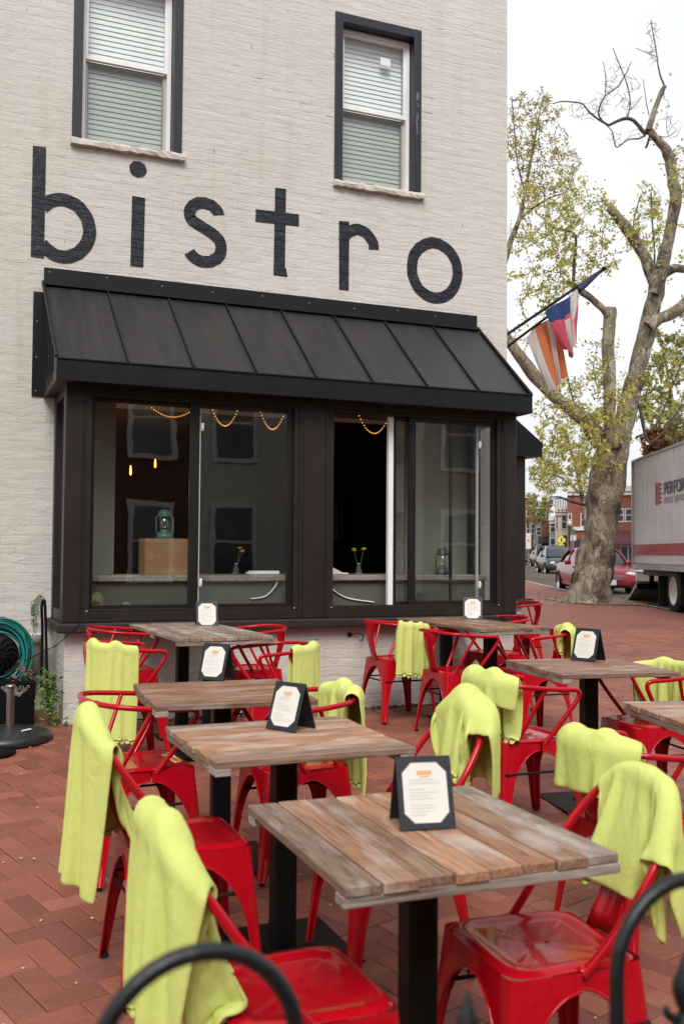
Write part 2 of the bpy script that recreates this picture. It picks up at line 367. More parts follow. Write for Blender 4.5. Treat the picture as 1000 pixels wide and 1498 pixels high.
sc.view_settings.view_transform = 'Standard'; sc.view_settings.look = 'None'; sc.view_settings.gamma = 1.; sc.view_settings.exposure = .92
sc.cycles.use_denoising = True; sc.cycles.max_bounces = 8; sc.cycles.transparent_max_bounces = 12; sc.cycles.caustics_reflective = False
# ---------------------------------------------------------------- the bistro building
WY, WX1, WX0, WZ1 = 7.95, 4.97, -4.2, 9.6
bld = thing('bistro_building', 'cream painted brick corner building with bistro lettered across it above a dark bay window', 'building', (0, 0, 0))
def wall_xz(mb, x0, x1, z0, z1, y, holes):
    xs = sorted({x0, x1, *[h[0] for h in holes], *[h[1] for h in holes]}); zs = sorted({z0, z1, *[h[2] for h in holes], *[h[3] for h in holes]})
    for i in range(len(xs)-1):
        for j in range(len(zs)-1):
            cx_, cz_ = (xs[i]+xs[i+1])/2, (zs[j]+zs[j+1])/2
            if any(h[0] < cx_ < h[1] and h[2] < cz_ < h[3] for h in holes): continue
            mb.add([(xs[i], y, zs[j]), (xs[i+1], y, zs[j]), (xs[i+1], y, zs[j+1]), (xs[i], y, zs[j+1])], [(0, 1, 2, 3)])
LWIN, RWIN = (.98, 1.86, 4.79, 6.30), (3.21, 4.06, 4.79, 6.30)
BAYH = (1.36, 3.90, 1.30, 2.70)
mb = MB(); wall_xz(mb, WX0, WX1, .2, WZ1, WY, [LWIN, RWIN, BAYH])
for h in (LWIN, RWIN, BAYH):                       # reveals
    y1 = WY+.24
    mb.add([(h[0], WY, h[2]), (h[0], y1, h[2]), (h[0], y1, h[3]), (h[0], WY, h[3])], [(0, 1, 2, 3)])
    mb.add([(h[1], WY, h[2]), (h[1], y1, h[2]), (h[1], y1, h[3]), (h[1], WY, h[3])], [(3, 2, 1, 0)])
    mb.add([(h[0], WY, h[3]), (h[0], y1, h[3]), (h[1], y1, h[3]), (h[1], WY, h[3])], [(0, 1, 2, 3)])
    mb.add([(h[0], WY, h[2]), (h[0], y1, h[2]), (h[1], y1, h[2]), (h[1], WY, h[2])], [(3, 2, 1, 0)])
mb.build('front_wall', M['wall'], bld)
mb = MB()
mb.add([(WX1, WY, .2), (WX1, 19, .2), (WX1, 19, WZ1), (WX1, WY, WZ1)], [(0, 1, 2, 3)])
mb.add([(WX0, WY, .2), (WX0, 19, .2), (WX0, 19, WZ1), (WX0, WY, WZ1)], [(3, 2, 1, 0)]); mb.build('side_wall', M['wall_side'], bld)
mb = MB(); mb.box2((WX0-.05, WY-.05, WZ1), (WX1+.05, 19, WZ1+.3)); mb.build('flat_roof', M['tin'], bld)

def upper_window(h):
    x0, x1, z0, z1 = h
    fr = MB()                                       # navy painted recess lining
    fr.box2((x0+.002, WY-.012, z0), (x0+.075, WY+.2, z1-.002)); fr.box2((x1-.075, WY-.012, z0), (x1-.002, WY+.2, z1-.002)); fr.box2((x0+.075, WY-.012, z1-.085), (x1-.075, WY+.2, z1-.004))
    wdw = fr.build('window', M['navy'], bld, bevel=.004)
    a0, a1, b0, b1 = x0+.077, x1-.077, z0+.004, z1-.088; zm = (b0+b1)/2-.01
    v = MB(); t = .032
    v.box2((a0, WY+.085, b0), (a0+t, WY+.16, b1)); v.box2((a1-t, WY+.085, b0), (a1, WY+.16, b1)); v.box2((a0+t, WY+.085, b1-t), (a1-t, WY+.16, b1)); v.box2((a0+t, WY+.085, b0), (a1-t, WY+.16, b0+.03))
    v.build('window_frame', M['vinyl'], wdw, bevel=.003)
    v = MB(); v.box2((a0+t, WY+.10, zm-.002), (a1-t, WY+.135, zm+.034)); v.box2((a0+t, WY+.10, zm+.034), (a0+t+.022, WY+.13, b1-t)); v.box2((a1-t-.022, WY+.10, zm+.034), (a1-t, WY+.13, b1-t)); v.box2((a0+t+.022, WY+.1, b1-t-.025), (a1-t-.022, WY+.13, b1-t)); v.build('upper_sash', M['vinyl'], wdw, bevel=.002)
    v = MB(); v.box2((a0+t, WY+.138, zm-.03), (a1-t, WY+.165, zm-.004)); v.box2((a0+t, WY+.138, b0+.03), (a0+t+.03, WY+.165, zm-.03)); v.box2((a1-t-.03, WY+.138, b0+.03), (a1-t, WY+.165, zm-.03)); v.box2((a0+t+.03, WY+.138, b0+.03), (a1-t-.03, WY+.165, b0+.06)); v.build('lower_sash', plain('grey vinyl', (.50, .49, .46), .4, var=.06) if 'gv' not in M else M['gv'], wdw, bevel=.002)
    p = MB(); p.add([(a0+t+.02, WY+.115, zm+.03), (a1-t-.02, WY+.115, zm+.03), (a1-t-.02, WY+.115, b1-t-.02), (a0+t+.02, WY+.115, b1-t-.02)], [(0, 1, 2, 3)]); p.build('pane', M['glass_up'], wdw)
    p = MB(); p.add([(a0+t+.02, WY+.15, b0+.05), (a1-t-.02, WY+.15, b0+.05), (a1-t-.02, WY+.15, zm-.02), (a0+t+.02, WY+.15, zm-.02)], [(0, 1, 2, 3)]); p.build('pane', M['glass_up'], wdw)
    bl = MB(); z = b0+.02; k = 0
    while z < b1-.02:
        sag = .002*math.sin(k*1.7); tl = .0255
        bl.add([(a0+t+.006, WY+.172, z-tl+sag), (a1-t-.006, WY+.172, z-tl-sag), (a1-t-.006, WY+.1765, z+.0-sag), (a0+t+.006, WY+.1765, z+sag), (a0+t+.006, WY+.181, z+tl+sag), (a1-t-.006, WY+.181, z+tl-sag)], [(0, 1, 2, 3), (3, 2, 5, 4)], smooth=True)
        z += .042; k += 1
    bl.build('blind', M['blind'], wdw)
    p = MB(); p.add([(a0+t+.02, WY+.132, b0+.03), (a1-t-.02, WY+.132, b0+.03), (a1-t-.02, WY+.132, zm-.006), (a0+t+.02, WY+.132, zm-.006)], [(0, 1, 2, 3)]); p.build('insect_screen', M['screen'], wdw)
    bk = MB(); bk.box2((x0+.01, WY+.26, z0+.01), (x1-.01, WY+.30, z1-.01)); bk.build('room_backing', M['brown_dark'], wdw)
    s = MB(); n = 26; L = x1-x0+.03                 # rough painted stone sill
    prof = [(-.045, -.008), (-.05, -.03), (-.045, -.058), (.03, -.062), (.07, -.004)]; vs = []
    for i in range(n+1):
        x = x0-.01+L*i/n
        for a, b in prof: vs.append((x, WY+a+random.uniform(-.006, .006), z0+b+random.uniform(-.006, .006)))
    q = len(prof); s.add(vs, [(i*q+k, (i+1)*q+k, (i+1)*q+(k+1) % q, i*q+(k+1) % q) for i in range(n) for k in range(q)]+[tuple(range(q)), tuple(range(n*q+q-1, n*q-1, -1))])
    fix_normals(s.build('sill', M['sill'], wdw))
    return wdw, (a0, a1, b0, b1, zm)
M['rail_scr'] = plain('dull screw', (.30, .29, .28), .5)
M['gv'] = plain('grey vinyl', (.42, .41, .38), .4, var=.06)
M['screen'] = glass('grey insect screen', (.74, .75, .74), 1.5, .4)
M['blind'] = plain('pale blind slats', (.84, .86, .85), .55, var=.03)
wl, _ = upper_window(LWIN)
wr, q = upper_window(RWIN)
st = MB(); st.box2((3.70, WY+.108, 5.965), (3.80, WY+.112, 6.035)); st.build('sticker', M['vinyl'], wr)
sc_ = MB()
for k in range(5):
    zz = 5.35+k*.07+random.uniform(-.02, .02); sc_.box2((4.005+random.uniform(-.015, .02), WY-.0135, zz), (4.012+random.uniform(0, .02), WY-.0125, zz+random.uniform(.05, .12)))
sc_.build('paint_scratch', plain('worn navy', (.10, .11, .14), .7, var=.3), wr)

# painted lettering, a hair proud of the wall
LY = WY-.004
def letter(shapes):
    mb = MB()
    for k, s in enumerate(shapes):
        y = LY-.0012*k
        if s[0] == 'poly':
            n = len(s[1]); mb.add([(a, y, b) for a, b in s[1]], [tuple(range(n))])
        else:
            L, R = stroke2d(s[1], s[2], s[0] == 'loop'); n = len(L)
            mb.add([(a[0], y, a[1]) for a in L]+[(a[0], y, a[1]) for a in R], [(i, i+n, (i+1) % n+n, (i+1) % n) for i in range(n if s[0] == 'loop' else n-1)])
    o = mb.build('letter', M['letter'], bld)
    import bmesh
    bm = bmesh.new(); bm.from_mesh(o.data)
    for f in bm.faces:
        if f.normal.y > 0: f.normal_flip()
    bm.to_mesh(o.data); bm.free()
def jit(x, z, a=.003): return (x+random.uniform(-a, a), z+random.uniform(-a, a))
def arc(cx_, cz_, rx, rz_, a0, a1, n=26): return [jit(cx_+rx*math.cos(math.radians(a0+(a1-a0)*i/n)), cz_+rz_*math.sin(math.radians(a0+(a1-a0)*i/n))) for i in range(n+1)]
S = .102
letter([('poly', [jit(.69, 3.80), jit(.79, 3.80), jit(.79, 4.675), jit(.69, 4.67)]), ('st', arc(.925, 4.055, .205, .225, 140, -140), S)])
letter([('poly', [jit(1.455, 3.82), jit(1.562, 3.82), jit(1.562, 4.39), jit(1.46, 4.39)]), ('poly', arc(1.503, 4.615, .07, .066, 0, 346, 24))])
s_pts = arc(2.055, 4.315, .125, .103, 10, 215, 16)+arc(2.06, 4.055, .145, .128, 62, -152, 20)
letter([('st', s_pts, .098)])
letter([('poly', [jit(2.665, 3.885), jit(2.79, 3.88), jit(2.775, 3.96), jit(2.762, 3.96), jit(2.768, 4.64), jit(2.668, 4.64)]), ('poly', [jit(2.50, 4.325), jit(2.885, 4.335), jit(2.885, 4.435), jit(2.50, 4.43)])])
letter([('poly', [jit(3.262, 3.825), jit(3.358, 3.825), jit(3.358, 4.44), jit(3.262, 4.43)]), ('st', arc(3.445, 4.215, .152, .165, 165, 2, 18), .098)])
letter([('loop', arc(4.205, 4.105, .235, .252, 0, 354, 40), S)])

# ---------------------------------------------------------------- the bay window (one part of the building, its pieces are sub-parts)
YF = 7.25
mb = MB()
for x0, x1 in ((.89, 1.03), (2.665, 2.905), (4.49, 4.63)): mb.box2((x0, YF, 1.02), (x1, YF+.13, 2.74), bev=.006)
mb.box2((.89, WY-.10, 1.02), (.985, WY-.002, 2.74), bev=.004); mb.box2((4.535, WY-.10, 1.02), (4.63, WY-.002, 2.74), bev=.004)
for x0, x1 in ((1.03, 2.665), (2.905, 4.49)):
    mb.box2((x0, YF+.006, 2.675), (x1, YF+.12, 2.74)); mb.box2((x0, YF+.006, 1.022), (x1, YF+.12, 1.085))
    mb.box2((x0, YF+.012, 1.085), (x0+.045, YF+.11, 2.675)); mb.box2((x1-.045, YF+.012, 1.085), (x1, YF+.11, 2.675))
    mb.box2((x0+.045, YF+.03, 2.645), (x1-.045, YF+.11, 2.675)); mb.box2((x0+.045, YF+.03, 1.085), (x1-.045, YF+.11, 1.112))
for x0, x1 in ((.895, .965), (4.555, 4.625)):
    mb.box2((x0, YF+.13, 2.66), (x1, WY-.1, 2.735)); mb.box2((x0, YF+.13, 1.022), (x1, WY-.1, 1.10))
bay = mb.build('bay_window', M['brown'], bld, bevel=.003)
# vertical grooves on posts
mb = MB()
for x in (1.012, 2.69, 2.88, 4.51): mb.box2((x-.004, YF-.004, 1.03), (x+.004, YF+.002, 2.70))
mb.each('post_groove', M['brown_dark'], bay)
mb = MB(); mb.box2((.85, YF-.085, .955), (4.67, WY-.002, 1.018), bev=.008); mb.build('ledge', M['ledge'], bay)
mb = MB(); mb.add([(.91, YF+.02, .2), (4.61, YF+.02, .2), (4.61, YF+.02, .958), (.91, YF+.02, .958)], [(0, 1, 2, 3)]); mb.build('knee_wall', M['wall'], bay)
mb = MB(); mb.add([(.91, YF+.02, .2), (.91, WY-.002, .2), (.91, WY-.002, .958), (.91, YF+.02, .958)], [(3, 2, 1, 0)]); mb.add([(4.61, YF+.02, .2), (4.61, WY-.002, .2), (4.61, WY-.002, .958), (4.61, YF+.02, .958)], [(0, 1, 2, 3)]); mb.each('knee_wall', M['wall_side'], bay)
def pane(x0, x1, y, z0=1.11, z1=2.65):
    p = MB(); p.add([(x0, y, z0), (x1, y, z0), (x1, y, z1), (x0, y, z1)], [(0, 1, 2, 3)]); return p.build('pane', M['glass'], bay)
pane(1.075, 1.82, YF+.092); pane(1.86, 2.62, YF+.058); pane(3.52, 4.0, YF+.092); pane(3.66, 4.445, YF+.058)
for x in (.93, 4.59):
    p = MB(); p.add([(x, YF+.13, 1.10), (x, WY-.10, 1.10), (x, WY-.10, 2.66), (x, YF+.13, 2.66)], [(0, 1, 2, 3)]); p.build('pane', M['glass'], bay)
def sash(x0, x1, y, t=.045, z0=1.112, z1=2.645):
    s = MB(); s.box2((x0, y, z0), (x0+t, y+.03, z1)); s.box2((x1-t*.6, y, z0), (x1, y+.03, z1)); s.box2((x0+t, y, z1-.03), (x1-t*.6, y+.03, z1)); s.box2((x0+t, y, z0), (x1-t*.6, y+.03, z0+.028)); return s.build('sash', M['brown_dark'], bay, bevel=.003)
sash(1.80, 2.62, YF+.043, .075); sash(1.077, 1.83, YF+.078, .03); sash(3.50, 4.05, YF+.078, .03); sash(3.63, 4.443, YF+.043, .06)
mb = MB(); mb.box2((3.455, YF+.07, 1.113), (3.498, YF+.108, 2.644)); mb.build('sash_edge', M['vinyl'], bay)
mb = MB(); mb.box2((1.876, YF+.052, 1.145), (1.884, YF+.057, 2.61)); mb.box2((2.578, YF+.05, 1.145), (2.592, YF+.057, 2.61)); mb.box2((4.295, YF+.096, 1.12), (4.309, YF+.12, 2.60)); mb.each('weather_strip', plain('pale strip', (.50, .55, .52), .4), bay)
mb = MB()
for x, z in ((1.893, 2.47), (1.893, 1.30), (4.29, 2.45), (4.29, 1.27)): mb.box2((x-.008, YF+.035, z-.03), (x+.012, YF+.048, z+.03), bev=.004); mb.tube([(x+.002, YF+.03, z-.015), (x+.002, YF+.03, z+.022)], .007)
mb.each('latch', M['vinyl'], bay)
mb = MB()
for x in (1.06, 2.63, 2.94, 4.46): mb.lathe([(0.0, -.004), (.006, -.003), (.007, 0)], 10, (x, YF+.012, 1.10), ax='y')
mb.each('sill_screw', M['rail_scr'], bay)
# standing seam roof
E0, R0 = np.array([7.11, 2.868]), np.array([WY-.004, 3.605])
mb = MB(); nrm = np.array([-(R0-E0)[1], (R0-E0)[0]]); nrm = nrm/np.linalg.norm(nrm)*.02
nx = 24
vs = []; 
for i in range(nx+1):
    for j in range(7):
        u, v_ = i/nx, j/6; xb = .82+3.845*u; xt = .79+3.85*u; x = xb+(xt-xb)*v_; p = E0+(R0-E0)*v_; wv = .0035*math.sin(i*2.3+j*1.1)+.002*math.sin(i*.9-j*2.)
        vs.append((x, p[0]+nrm[0]*wv*10, p[1]+nrm[1]*wv*10))
mb.add(vs, [(i*7+j, (i+1)*7+j, (i+1)*7+j+1, i*7+j+1) for i in range(nx) for j in range(6)], smooth=True)
roof = mb.build('roof', M['tin'], bay)
mb = MB()
for k in range(1, 8):
    u = k/8.; xb, xt = .82+3.845*u, .79+3.85*u
    a, b = E0+(R0-E0)*.012, E0+(R0-E0)*.965; n2 = nrm/np.linalg.norm(nrm)*.018
    vs = []
    for x, p in ((xb, a), (xt+(xb-xt)*.035, b)):
        for dx, hh in ((-.009, 0), (-.006, 1), (.006, 1), (.009, 0)): vs.append((x+dx, p[0]+n2[0]*hh, p[1]+n2[1]*hh))
    mb.add(vs, [(0, 4, 5, 1), (1, 5, 6, 2), (2, 6, 7, 3), (0, 1, 2, 3)])
mb.each('roof_seam', M['tin_trim'], bay)
mb = MB(); mb.box2((.79, WY-.022, 3.60), (4.635, WY-.003, 3.725)); mb.box2((.78, WY-.06, 3.585), (4.64, WY-.02, 3.612)); mb.each('flashing', M['tin_trim'], bay)
mb = MB(); mb.box2((.80, 7.085, 2.715), (4.68, 7.112, 2.872)); mb.box2((.80, 7.112, 2.715), (.822, WY-.003, 2.80)); mb.box2((4.655, 7.112, 2.715), (4.68, WY-.003, 2.80)); mb.box2((.80, 7.075, 2.862), (4.68, 7.09, 2.876)); mb.build('fascia', M['tin_trim'], bay, bevel=.003)
mb = MB()
for x in (.806, 4.672):
    mb.add([(x, 7.1, 2.73), (x, WY-.003, 2.73), (x, WY-.003, 3.60), (x, 7.1, 2.872)], [(0, 1, 2, 3)])
for y in (7.35, 7.52, 7.69, 7.86): mb.box2((.792, y-.006, 2.74), (.808, y+.006, 2.87+(y-7.1)*.83))
mb.tube([(.80, 7.095, 2.88), (.785, WY-.01, 3.615)], .013, 6); mb.tube([(4.676, 7.095, 2.88), (4.65, WY-.01, 3.615)], .013, 6)
mb.box2((.715, WY-.014, 2.72), (.80, WY-.003, 3.53)); mb.each('gable_end', M['tin_trim'], bay)
mb = MB(); mb.box2((.825, 7.12, 2.722), (4.652, WY-.004, 2.738)); mb.build('soffit', M['brown_dark'], bay)
mb = MB()
for x in (.83, 1.27, 1.71, 2.13, 2.56, 2.98, 3.40, 3.82, 4.2): mb.lathe([(0., -.005), (.005, -.004), (.006, 0)], 8, (x, WY-.023, 3.68+random.uniform(-.015, .015)), ax='y')
for z in (2.76, 3.02, 3.3): mb.lathe([(0., -.005), (.005, -.004), (.006, 0)], 8, (.745, WY-.015, z), ax='y')
mb.each('roof_screw', M['rail_scr'], bay)
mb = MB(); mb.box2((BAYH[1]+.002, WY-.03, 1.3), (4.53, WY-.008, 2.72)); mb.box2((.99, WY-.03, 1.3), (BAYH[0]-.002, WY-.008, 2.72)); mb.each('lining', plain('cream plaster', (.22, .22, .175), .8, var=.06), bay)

# bay on the side street, seen edge-on past the corner
mb = MB(); BX, BY0, BY1 = 5.84, 9.0, 12.4
mb.box2((WX1+.002, BY0, 1.06), (BX, BY0+.13, 2.62), bev=.006); mb.box2((WX1+.002, BY1-.13, 1.06), (BX, BY1, 2.62)); mb.box2((BX-.1, BY0+.13, 1.06), (BX, BY1-.13, 1.2)); mb.box2((BX-.1, BY0+.13, 2.5), (BX, BY1-.13, 2.62))
for k in range(4): mb.box2((BX-.09, BY0+.13+k*1.0, 1.2), (BX-.005, BY0+.2+k*1.0, 2.5))
mb.box2((BX-.10, BY0-.012, 1.06), (BX+.004, BY0+.01, 2.62))
bay2 = mb.build('bay_window', M['brown'], bld)
mb = MB(); mb.box2((WX1+.002, BY0-.07, 1.0), (BX+.07, BY1+.07, 1.06), bev=.006); mb.build('ledge', M['ledge'], bay2)
mb = MB(); mb.box2((WX1+.002, BY0+.02, .25), (BX-.02, BY1-.02, 1.0)); mb.build('knee_wall', M['wall'], bay2)
mb = MB(); mb.prism([(WX1+.002, 2.56), (BX+.14, 2.56), (BX+.17, 2.70), (BX+.12, 2.74), (WX1+.002, 3.46)], BY0-.1, BY1+.1, 'y'); mb.box2((WX1, BY0-.115, 2.56), (BX+.15, BY0-.1, 2.70)); fix_normals(mb.build('roof', M['tin_trim'], bay2))
mb = MB(); mb.add([(BX-.05, BY0+.13, 1.2), (BX-.05, BY1-.13, 1.2), (BX-.05, BY1-.13, 2.5), (BX-.05, BY0+.13, 2.5)], [(0, 1, 2, 3)]); mb.build('pane', M['glass'], bay2)

# ---------------------------------------------------------------- room behind the bay
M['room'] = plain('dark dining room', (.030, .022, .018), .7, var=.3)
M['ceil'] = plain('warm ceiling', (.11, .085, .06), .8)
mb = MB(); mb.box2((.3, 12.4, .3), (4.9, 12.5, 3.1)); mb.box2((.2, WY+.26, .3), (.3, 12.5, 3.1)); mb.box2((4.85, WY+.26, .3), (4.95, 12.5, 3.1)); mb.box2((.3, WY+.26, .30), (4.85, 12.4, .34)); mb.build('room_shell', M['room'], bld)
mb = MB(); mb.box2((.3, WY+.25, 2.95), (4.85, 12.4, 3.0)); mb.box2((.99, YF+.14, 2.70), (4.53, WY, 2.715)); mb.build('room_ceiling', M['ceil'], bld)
mb = MB(); mb.box2((1.0, YF+.30, 1.30), (4.52, WY-.032, 1.345), bev=.006); mb.box2((1.37, WY-.032, 1.302), (3.89, WY+.3, 1.344))
cnt = mb.build('window_counter', None or plain('speckled stone counter', (.30, .26, .21), .35, var=.5, scale=60), bld)
mb = MB(); mb.box2((1.0, YF+.34, 1.0), (4.52, YF+.36, 1.30)); mb.build('counter_front', plain('olive panel', (.11, .105, .08), .5, var=.1), cnt)
mb = MB(); mb.tube(spline([(2.38, YF+.33, 1.16), (2.5, YF+.325, 1.18), (2.58, YF+.32, 1.26), (2.6, YF+.32, 1.32)]), .006); mb.tube(spline([(2.98, YF+.32, 1.33), (3.05, YF+.325, 1.25), (3.2, YF+.33, 1.16), (3.45, YF+.33, 1.12)]), .006); mb.build('cable', M['vinyl'], cnt)
# interior features deep in the room
mb = MB(); mb.box2((1.0, 11.5, .34), (3.3, 12.2, 1.3)); mb.box2((3.3, 9.9, .34), (4.7, 10.5, 1.28)); tag(mb.build('back_bar', M['brown_dark']), 'dark wooden bar counter at the back of the dining room', 'bar counter')
t = thing('framed_picture', 'framed picture hanging on the dark wall inside the right window', 'picture', tuple(on_y(549, 729, 12.36))); mb = MB(); mb.box((0, 0, 0), (.36, .03, .5)); mb.build('frame', plain('grey frame', (.45, .43, .40), .5), t); mb = MB(); mb.box((0, -.017, 0), (.25, .006, .37)); mb.build('print', plain('dark print', (.12, .11, .11), .5, var=.4), t)
t = thing('wall_mirror', 'narrow mirror glinting inside the open window', 'mirror', tuple(on_y(490, 760, 11.2))); mb = MB(); mb.box((0, 0, 0), (.26, .03, .62)); mb.build('frame', M['brown_dark'], t); mb = MB()
for k in range(3): mb.box((-.07+k*.07, -.02, 0), (.06, .01, .54), rz=.25*(k-1))
mb.build('glass', plain('mirror silver', (.75, .75, .75), .08, 1., var=.02), t)
bulb = emit('glowing filament', (1., .30, .05), 2.6)
for k, (px, py, Y, lab) in enumerate(((191, 687, 9.6, 'amber filament pendant bulb glowing between two others in left window'), (227, 677, 10.6, 'rightmost and highest of three amber pendant bulbs in left window'), (163, 703, 8.9, 'leftmost and lowest of three amber pendant bulbs in left window'))):
    p = on_y(px, py, Y); t = thing('pendant_lamp', lab, 'pendant lamp', tuple(p), group='amber pendant bulbs'); mb = MB(); mb.lathe([(0, -.055), (.010, -.045), (.011, .0), (.006, .04)], 10); mb.build('filament', bulb, t)
    pl = bpy.data.lights.new('pendant_light', 'POINT'); pl.energy = 1.1; pl.color = (1., .55, .25); pl.shadow_soft_size = .04; po = bpy.data.objects.new('pendant_light', pl); COL.objects.link(po); po.parent = t; po.location = (0, 0, -.09)
    mb = MB(); mb.lathe([(.006, .04), (.016, .05), (.016, .10), (.003, .11)], 10); mb.tube([(0, 0, .1), (0, 0, 2.94-p[2])], .003, 5); mb.build('lamp_cord', M['black'], t)
bead = emit('warm bead light', (1., .42, .10), .75)
for k, (xa, xb, zb, lab) in enumerate(((222, 283, 610, 'leftmost swag of tiny warm lights along the bay window ceiling'), (311, 347, 623, 'swag of tiny warm lights just right of the sash divider in left window'), (381, 416, 628, 'narrow swag of tiny warm lights beside the middle post of the bay'), (525, 569, 634, 'swag of tiny warm lights hanging in the open right window'))):
    A = on_y(xa, 588+xa*.038, YF+.42); B = on_y(xb, 588+xb*.038, YF+.42); zlow = on_y((xa+xb)/2, zb, YF+.42)[2]
    t = thing('string_lights', lab, 'string lights', (A[0], A[1], A[2]), group='swags of string lights'); mb = MB(); wire = []
    n = 19
    for i in range(n):
        u = i/(n-1); q = A+(B-A)*u; z = (A[2]+(B[2]-A[2])*u)-(((A[2]+B[2])/2)-zlow)*4*u*(1-u); c = (q[0]-A[0], q[1]-A[1], z-A[2]); wire.append(c)
        mb.lathe([(0, -.0055), (.004, -.004), (.0055, 0), (.004, .004), (0, .0055)], 6, c)
    mb.build('bulbs', bead, t); mb = MB(); mb.tube(wire, .0015, 4); mb.build('wire', M['black'], t)
# things standing on the window counter
CT = 1.346
M['ply'] = wood_mat('plywood crate', 'y', grey=(.40, .25, .13), tan=(.44, .28, .15), wash=.1)
t = thing('wooden_crate', 'plain tan wooden box standing on the window counter', 'crate', (1.74, 7.78, CT)); mb = MB()
for a, b in (((-.19, -.13, 0), (.19, -.115, .285)), ((-.19, .115, 0), (.19, .13, .285)), ((-.19, -.115, 0), (-.175, .115, .285)), ((.175, -.115, 0), (.19, .115, .285))): mb.box2(a, b, col=(.3, random.random(), .1))
mb.build('crate_body', M['ply'], t); mb = MB(); mb.box2((-.175, -.115, .27), (.175, .115, .28), col=(.2, .5, .2)); mb.build('crate_lid', M['ply'], t)
def lantern(loc, lab, c):
    t = thing('lantern', lab, 'lantern', loc, group=None); m_ = plain('lantern paint', c, .4); mb = MB()
    mb.lathe([(0, 0), (.062, 0), (.066, .012), (.064, .035), (.045, .05), (.032, .062), (.032, .075)], 20); mb.build('fuel_base', m_, t)
    mb = MB(); mb.lathe([(.03, .075), (.043, .09), (.046, .125), (.04, .16), (.03, .17)], 20); mb.build('globe', M['glass'], t)
    mb = MB(); mb.lathe([(.032, .17), (.055, .175), (.058, .185), (.048, .19), (.045, .215), (.03, .23), (0, .235)], 20); mb.build('hood', m_, t)
    mb = MB()
    for s in (-1, 1): mb.tube([(s*.05, 0, .03), (s*.066, 0, .06), (s*.066, 0, .17), (s*.045, 0, .19)], .006, 6)
    mb.build('frame', m_, t)
lantern((1.725, 7.78, CT+.282), 'green metal oil lantern standing on the tan wooden box', (.06, .13, .10))
lantern((4.17, 7.72, CT), 'small dark lantern on the counter behind the right pane', (.03, .045, .04))
def vase(loc, lab, k):
    t = thing('flower_vase', lab, 'vase', loc, group=None); mb = MB(); mb.lathe([(0, 0), (.026, 0), (.028, .03), (.018, .06), (.016, .085), (.02, .095)], 16); mb.build('vase_body', M['glass'], t)
    fl = MB(); sm = MB(); rr = random.Random(k)
    for i in range(5 if k == 2 else 3):
        a = rr.uniform(0, 6.3); e = (.045*math.cos(a)+(.01 if k == 1 else 0), .03*math.sin(a), .17+.05*rr.random())
        sm.tube(spline([(0, 0, .02), (e[0]*.4, e[1]*.4, .1), e], 4), .002, 5)
        for q in range(11):
            b = q*2*PI/11+rr.random()*.2; d = (math.cos(b), math.sin(b)); L = .026
            fl.add([(e[0], e[1], e[2]), (e[0]+d[0]*L*.6-d[1]*.005, e[1]+d[1]*L*.6+d[0]*.005, e[2]+.009), (e[0]+d[0]*L, e[1]+d[1]*L, e[2]+.004), (e[0]+d[0]*L*.6+d[1]*.005, e[1]+d[1]*L*.6-d[0]*.005, e[2]+.009)], [(0, 1, 2, 3)])
        fl.lathe([(0, .012), (.007, .010), (.009, .004)], 8, e)
    fl.build('flower', M['yellow_fl'], t); sm.build('stem', M['stem'], t)
M['yellow_fl'] = plain('yellow petals', (.72, .56, .02), .6, var=.15); M['stem'] = plain('green stem', (.05, .12, .03), .6)
vase((2.31, 7.78, CT), 'glass vase of yellow flowers on the counter in left window', 1)
vase((3.37, 7.72, CT), 'glass vase of yellow flowers standing in the open window', 2)
mb = MB(); mb.box((0, 0, .013), (.26, .1, .02), bev=.008); mb.box((.01, .0, .027), (.24, .09, .012), rz=.05, bev=.004)
tag(mb.build('napkin_stack', M['vinyl'], None, (2.52, 7.72, CT)), 'folded white napkins on the counter right of the vase in left window', 'napkins')
mb = MB(); mb.box((0, 0, .01), (.2, .13, .016), rz=.3, bev=.005); mb.add([(-.1, -.05, .02), (.05, -.06, .02), (.0, .03, .06), (-.09, .04, .05)], [(0, 1, 2, 3)])
tag(mb.build('paper_bag', M['paper'], None, (3.14, 7.70, CT)), 'crumpled white paper lying at left edge of the open window', 'paper')
# ---------------------------------------------------------------- ground
KA = math.atan2(.41, .91)                           # street direction, from +Y towards +X
def strip_ground(name, poly_xy, dz, m_, nx=2):
    mb = MB(); mb.add([(x, y, zg(y)+dz) for x, y in poly_xy], [tuple(range(len(poly_xy)))]); return tag(mb.build(name, m_), kind='structure')
ys = [-40, -20, -6, 0, 2, 4, 6, 7.5, 9, 14, 20, 30, 45, 70, 110, 180, 300, 600]; xs = [-120, -40, -12, 0, 6, 14, 30, 60, 120, 300]
mb = MB(); vs = [(x, y, zg(max(y, -6))-.03) for y in ys for x in xs]; nx = len(xs)
mb.add(vs, [(j*nx+i, j*nx+i+1, (j+1)*nx+i+1, (j+1)*nx+i) for j in range(len(ys)-1) for i in range(nx-1)])
tag(mb.build('ground', M['sand']), kind='structure')

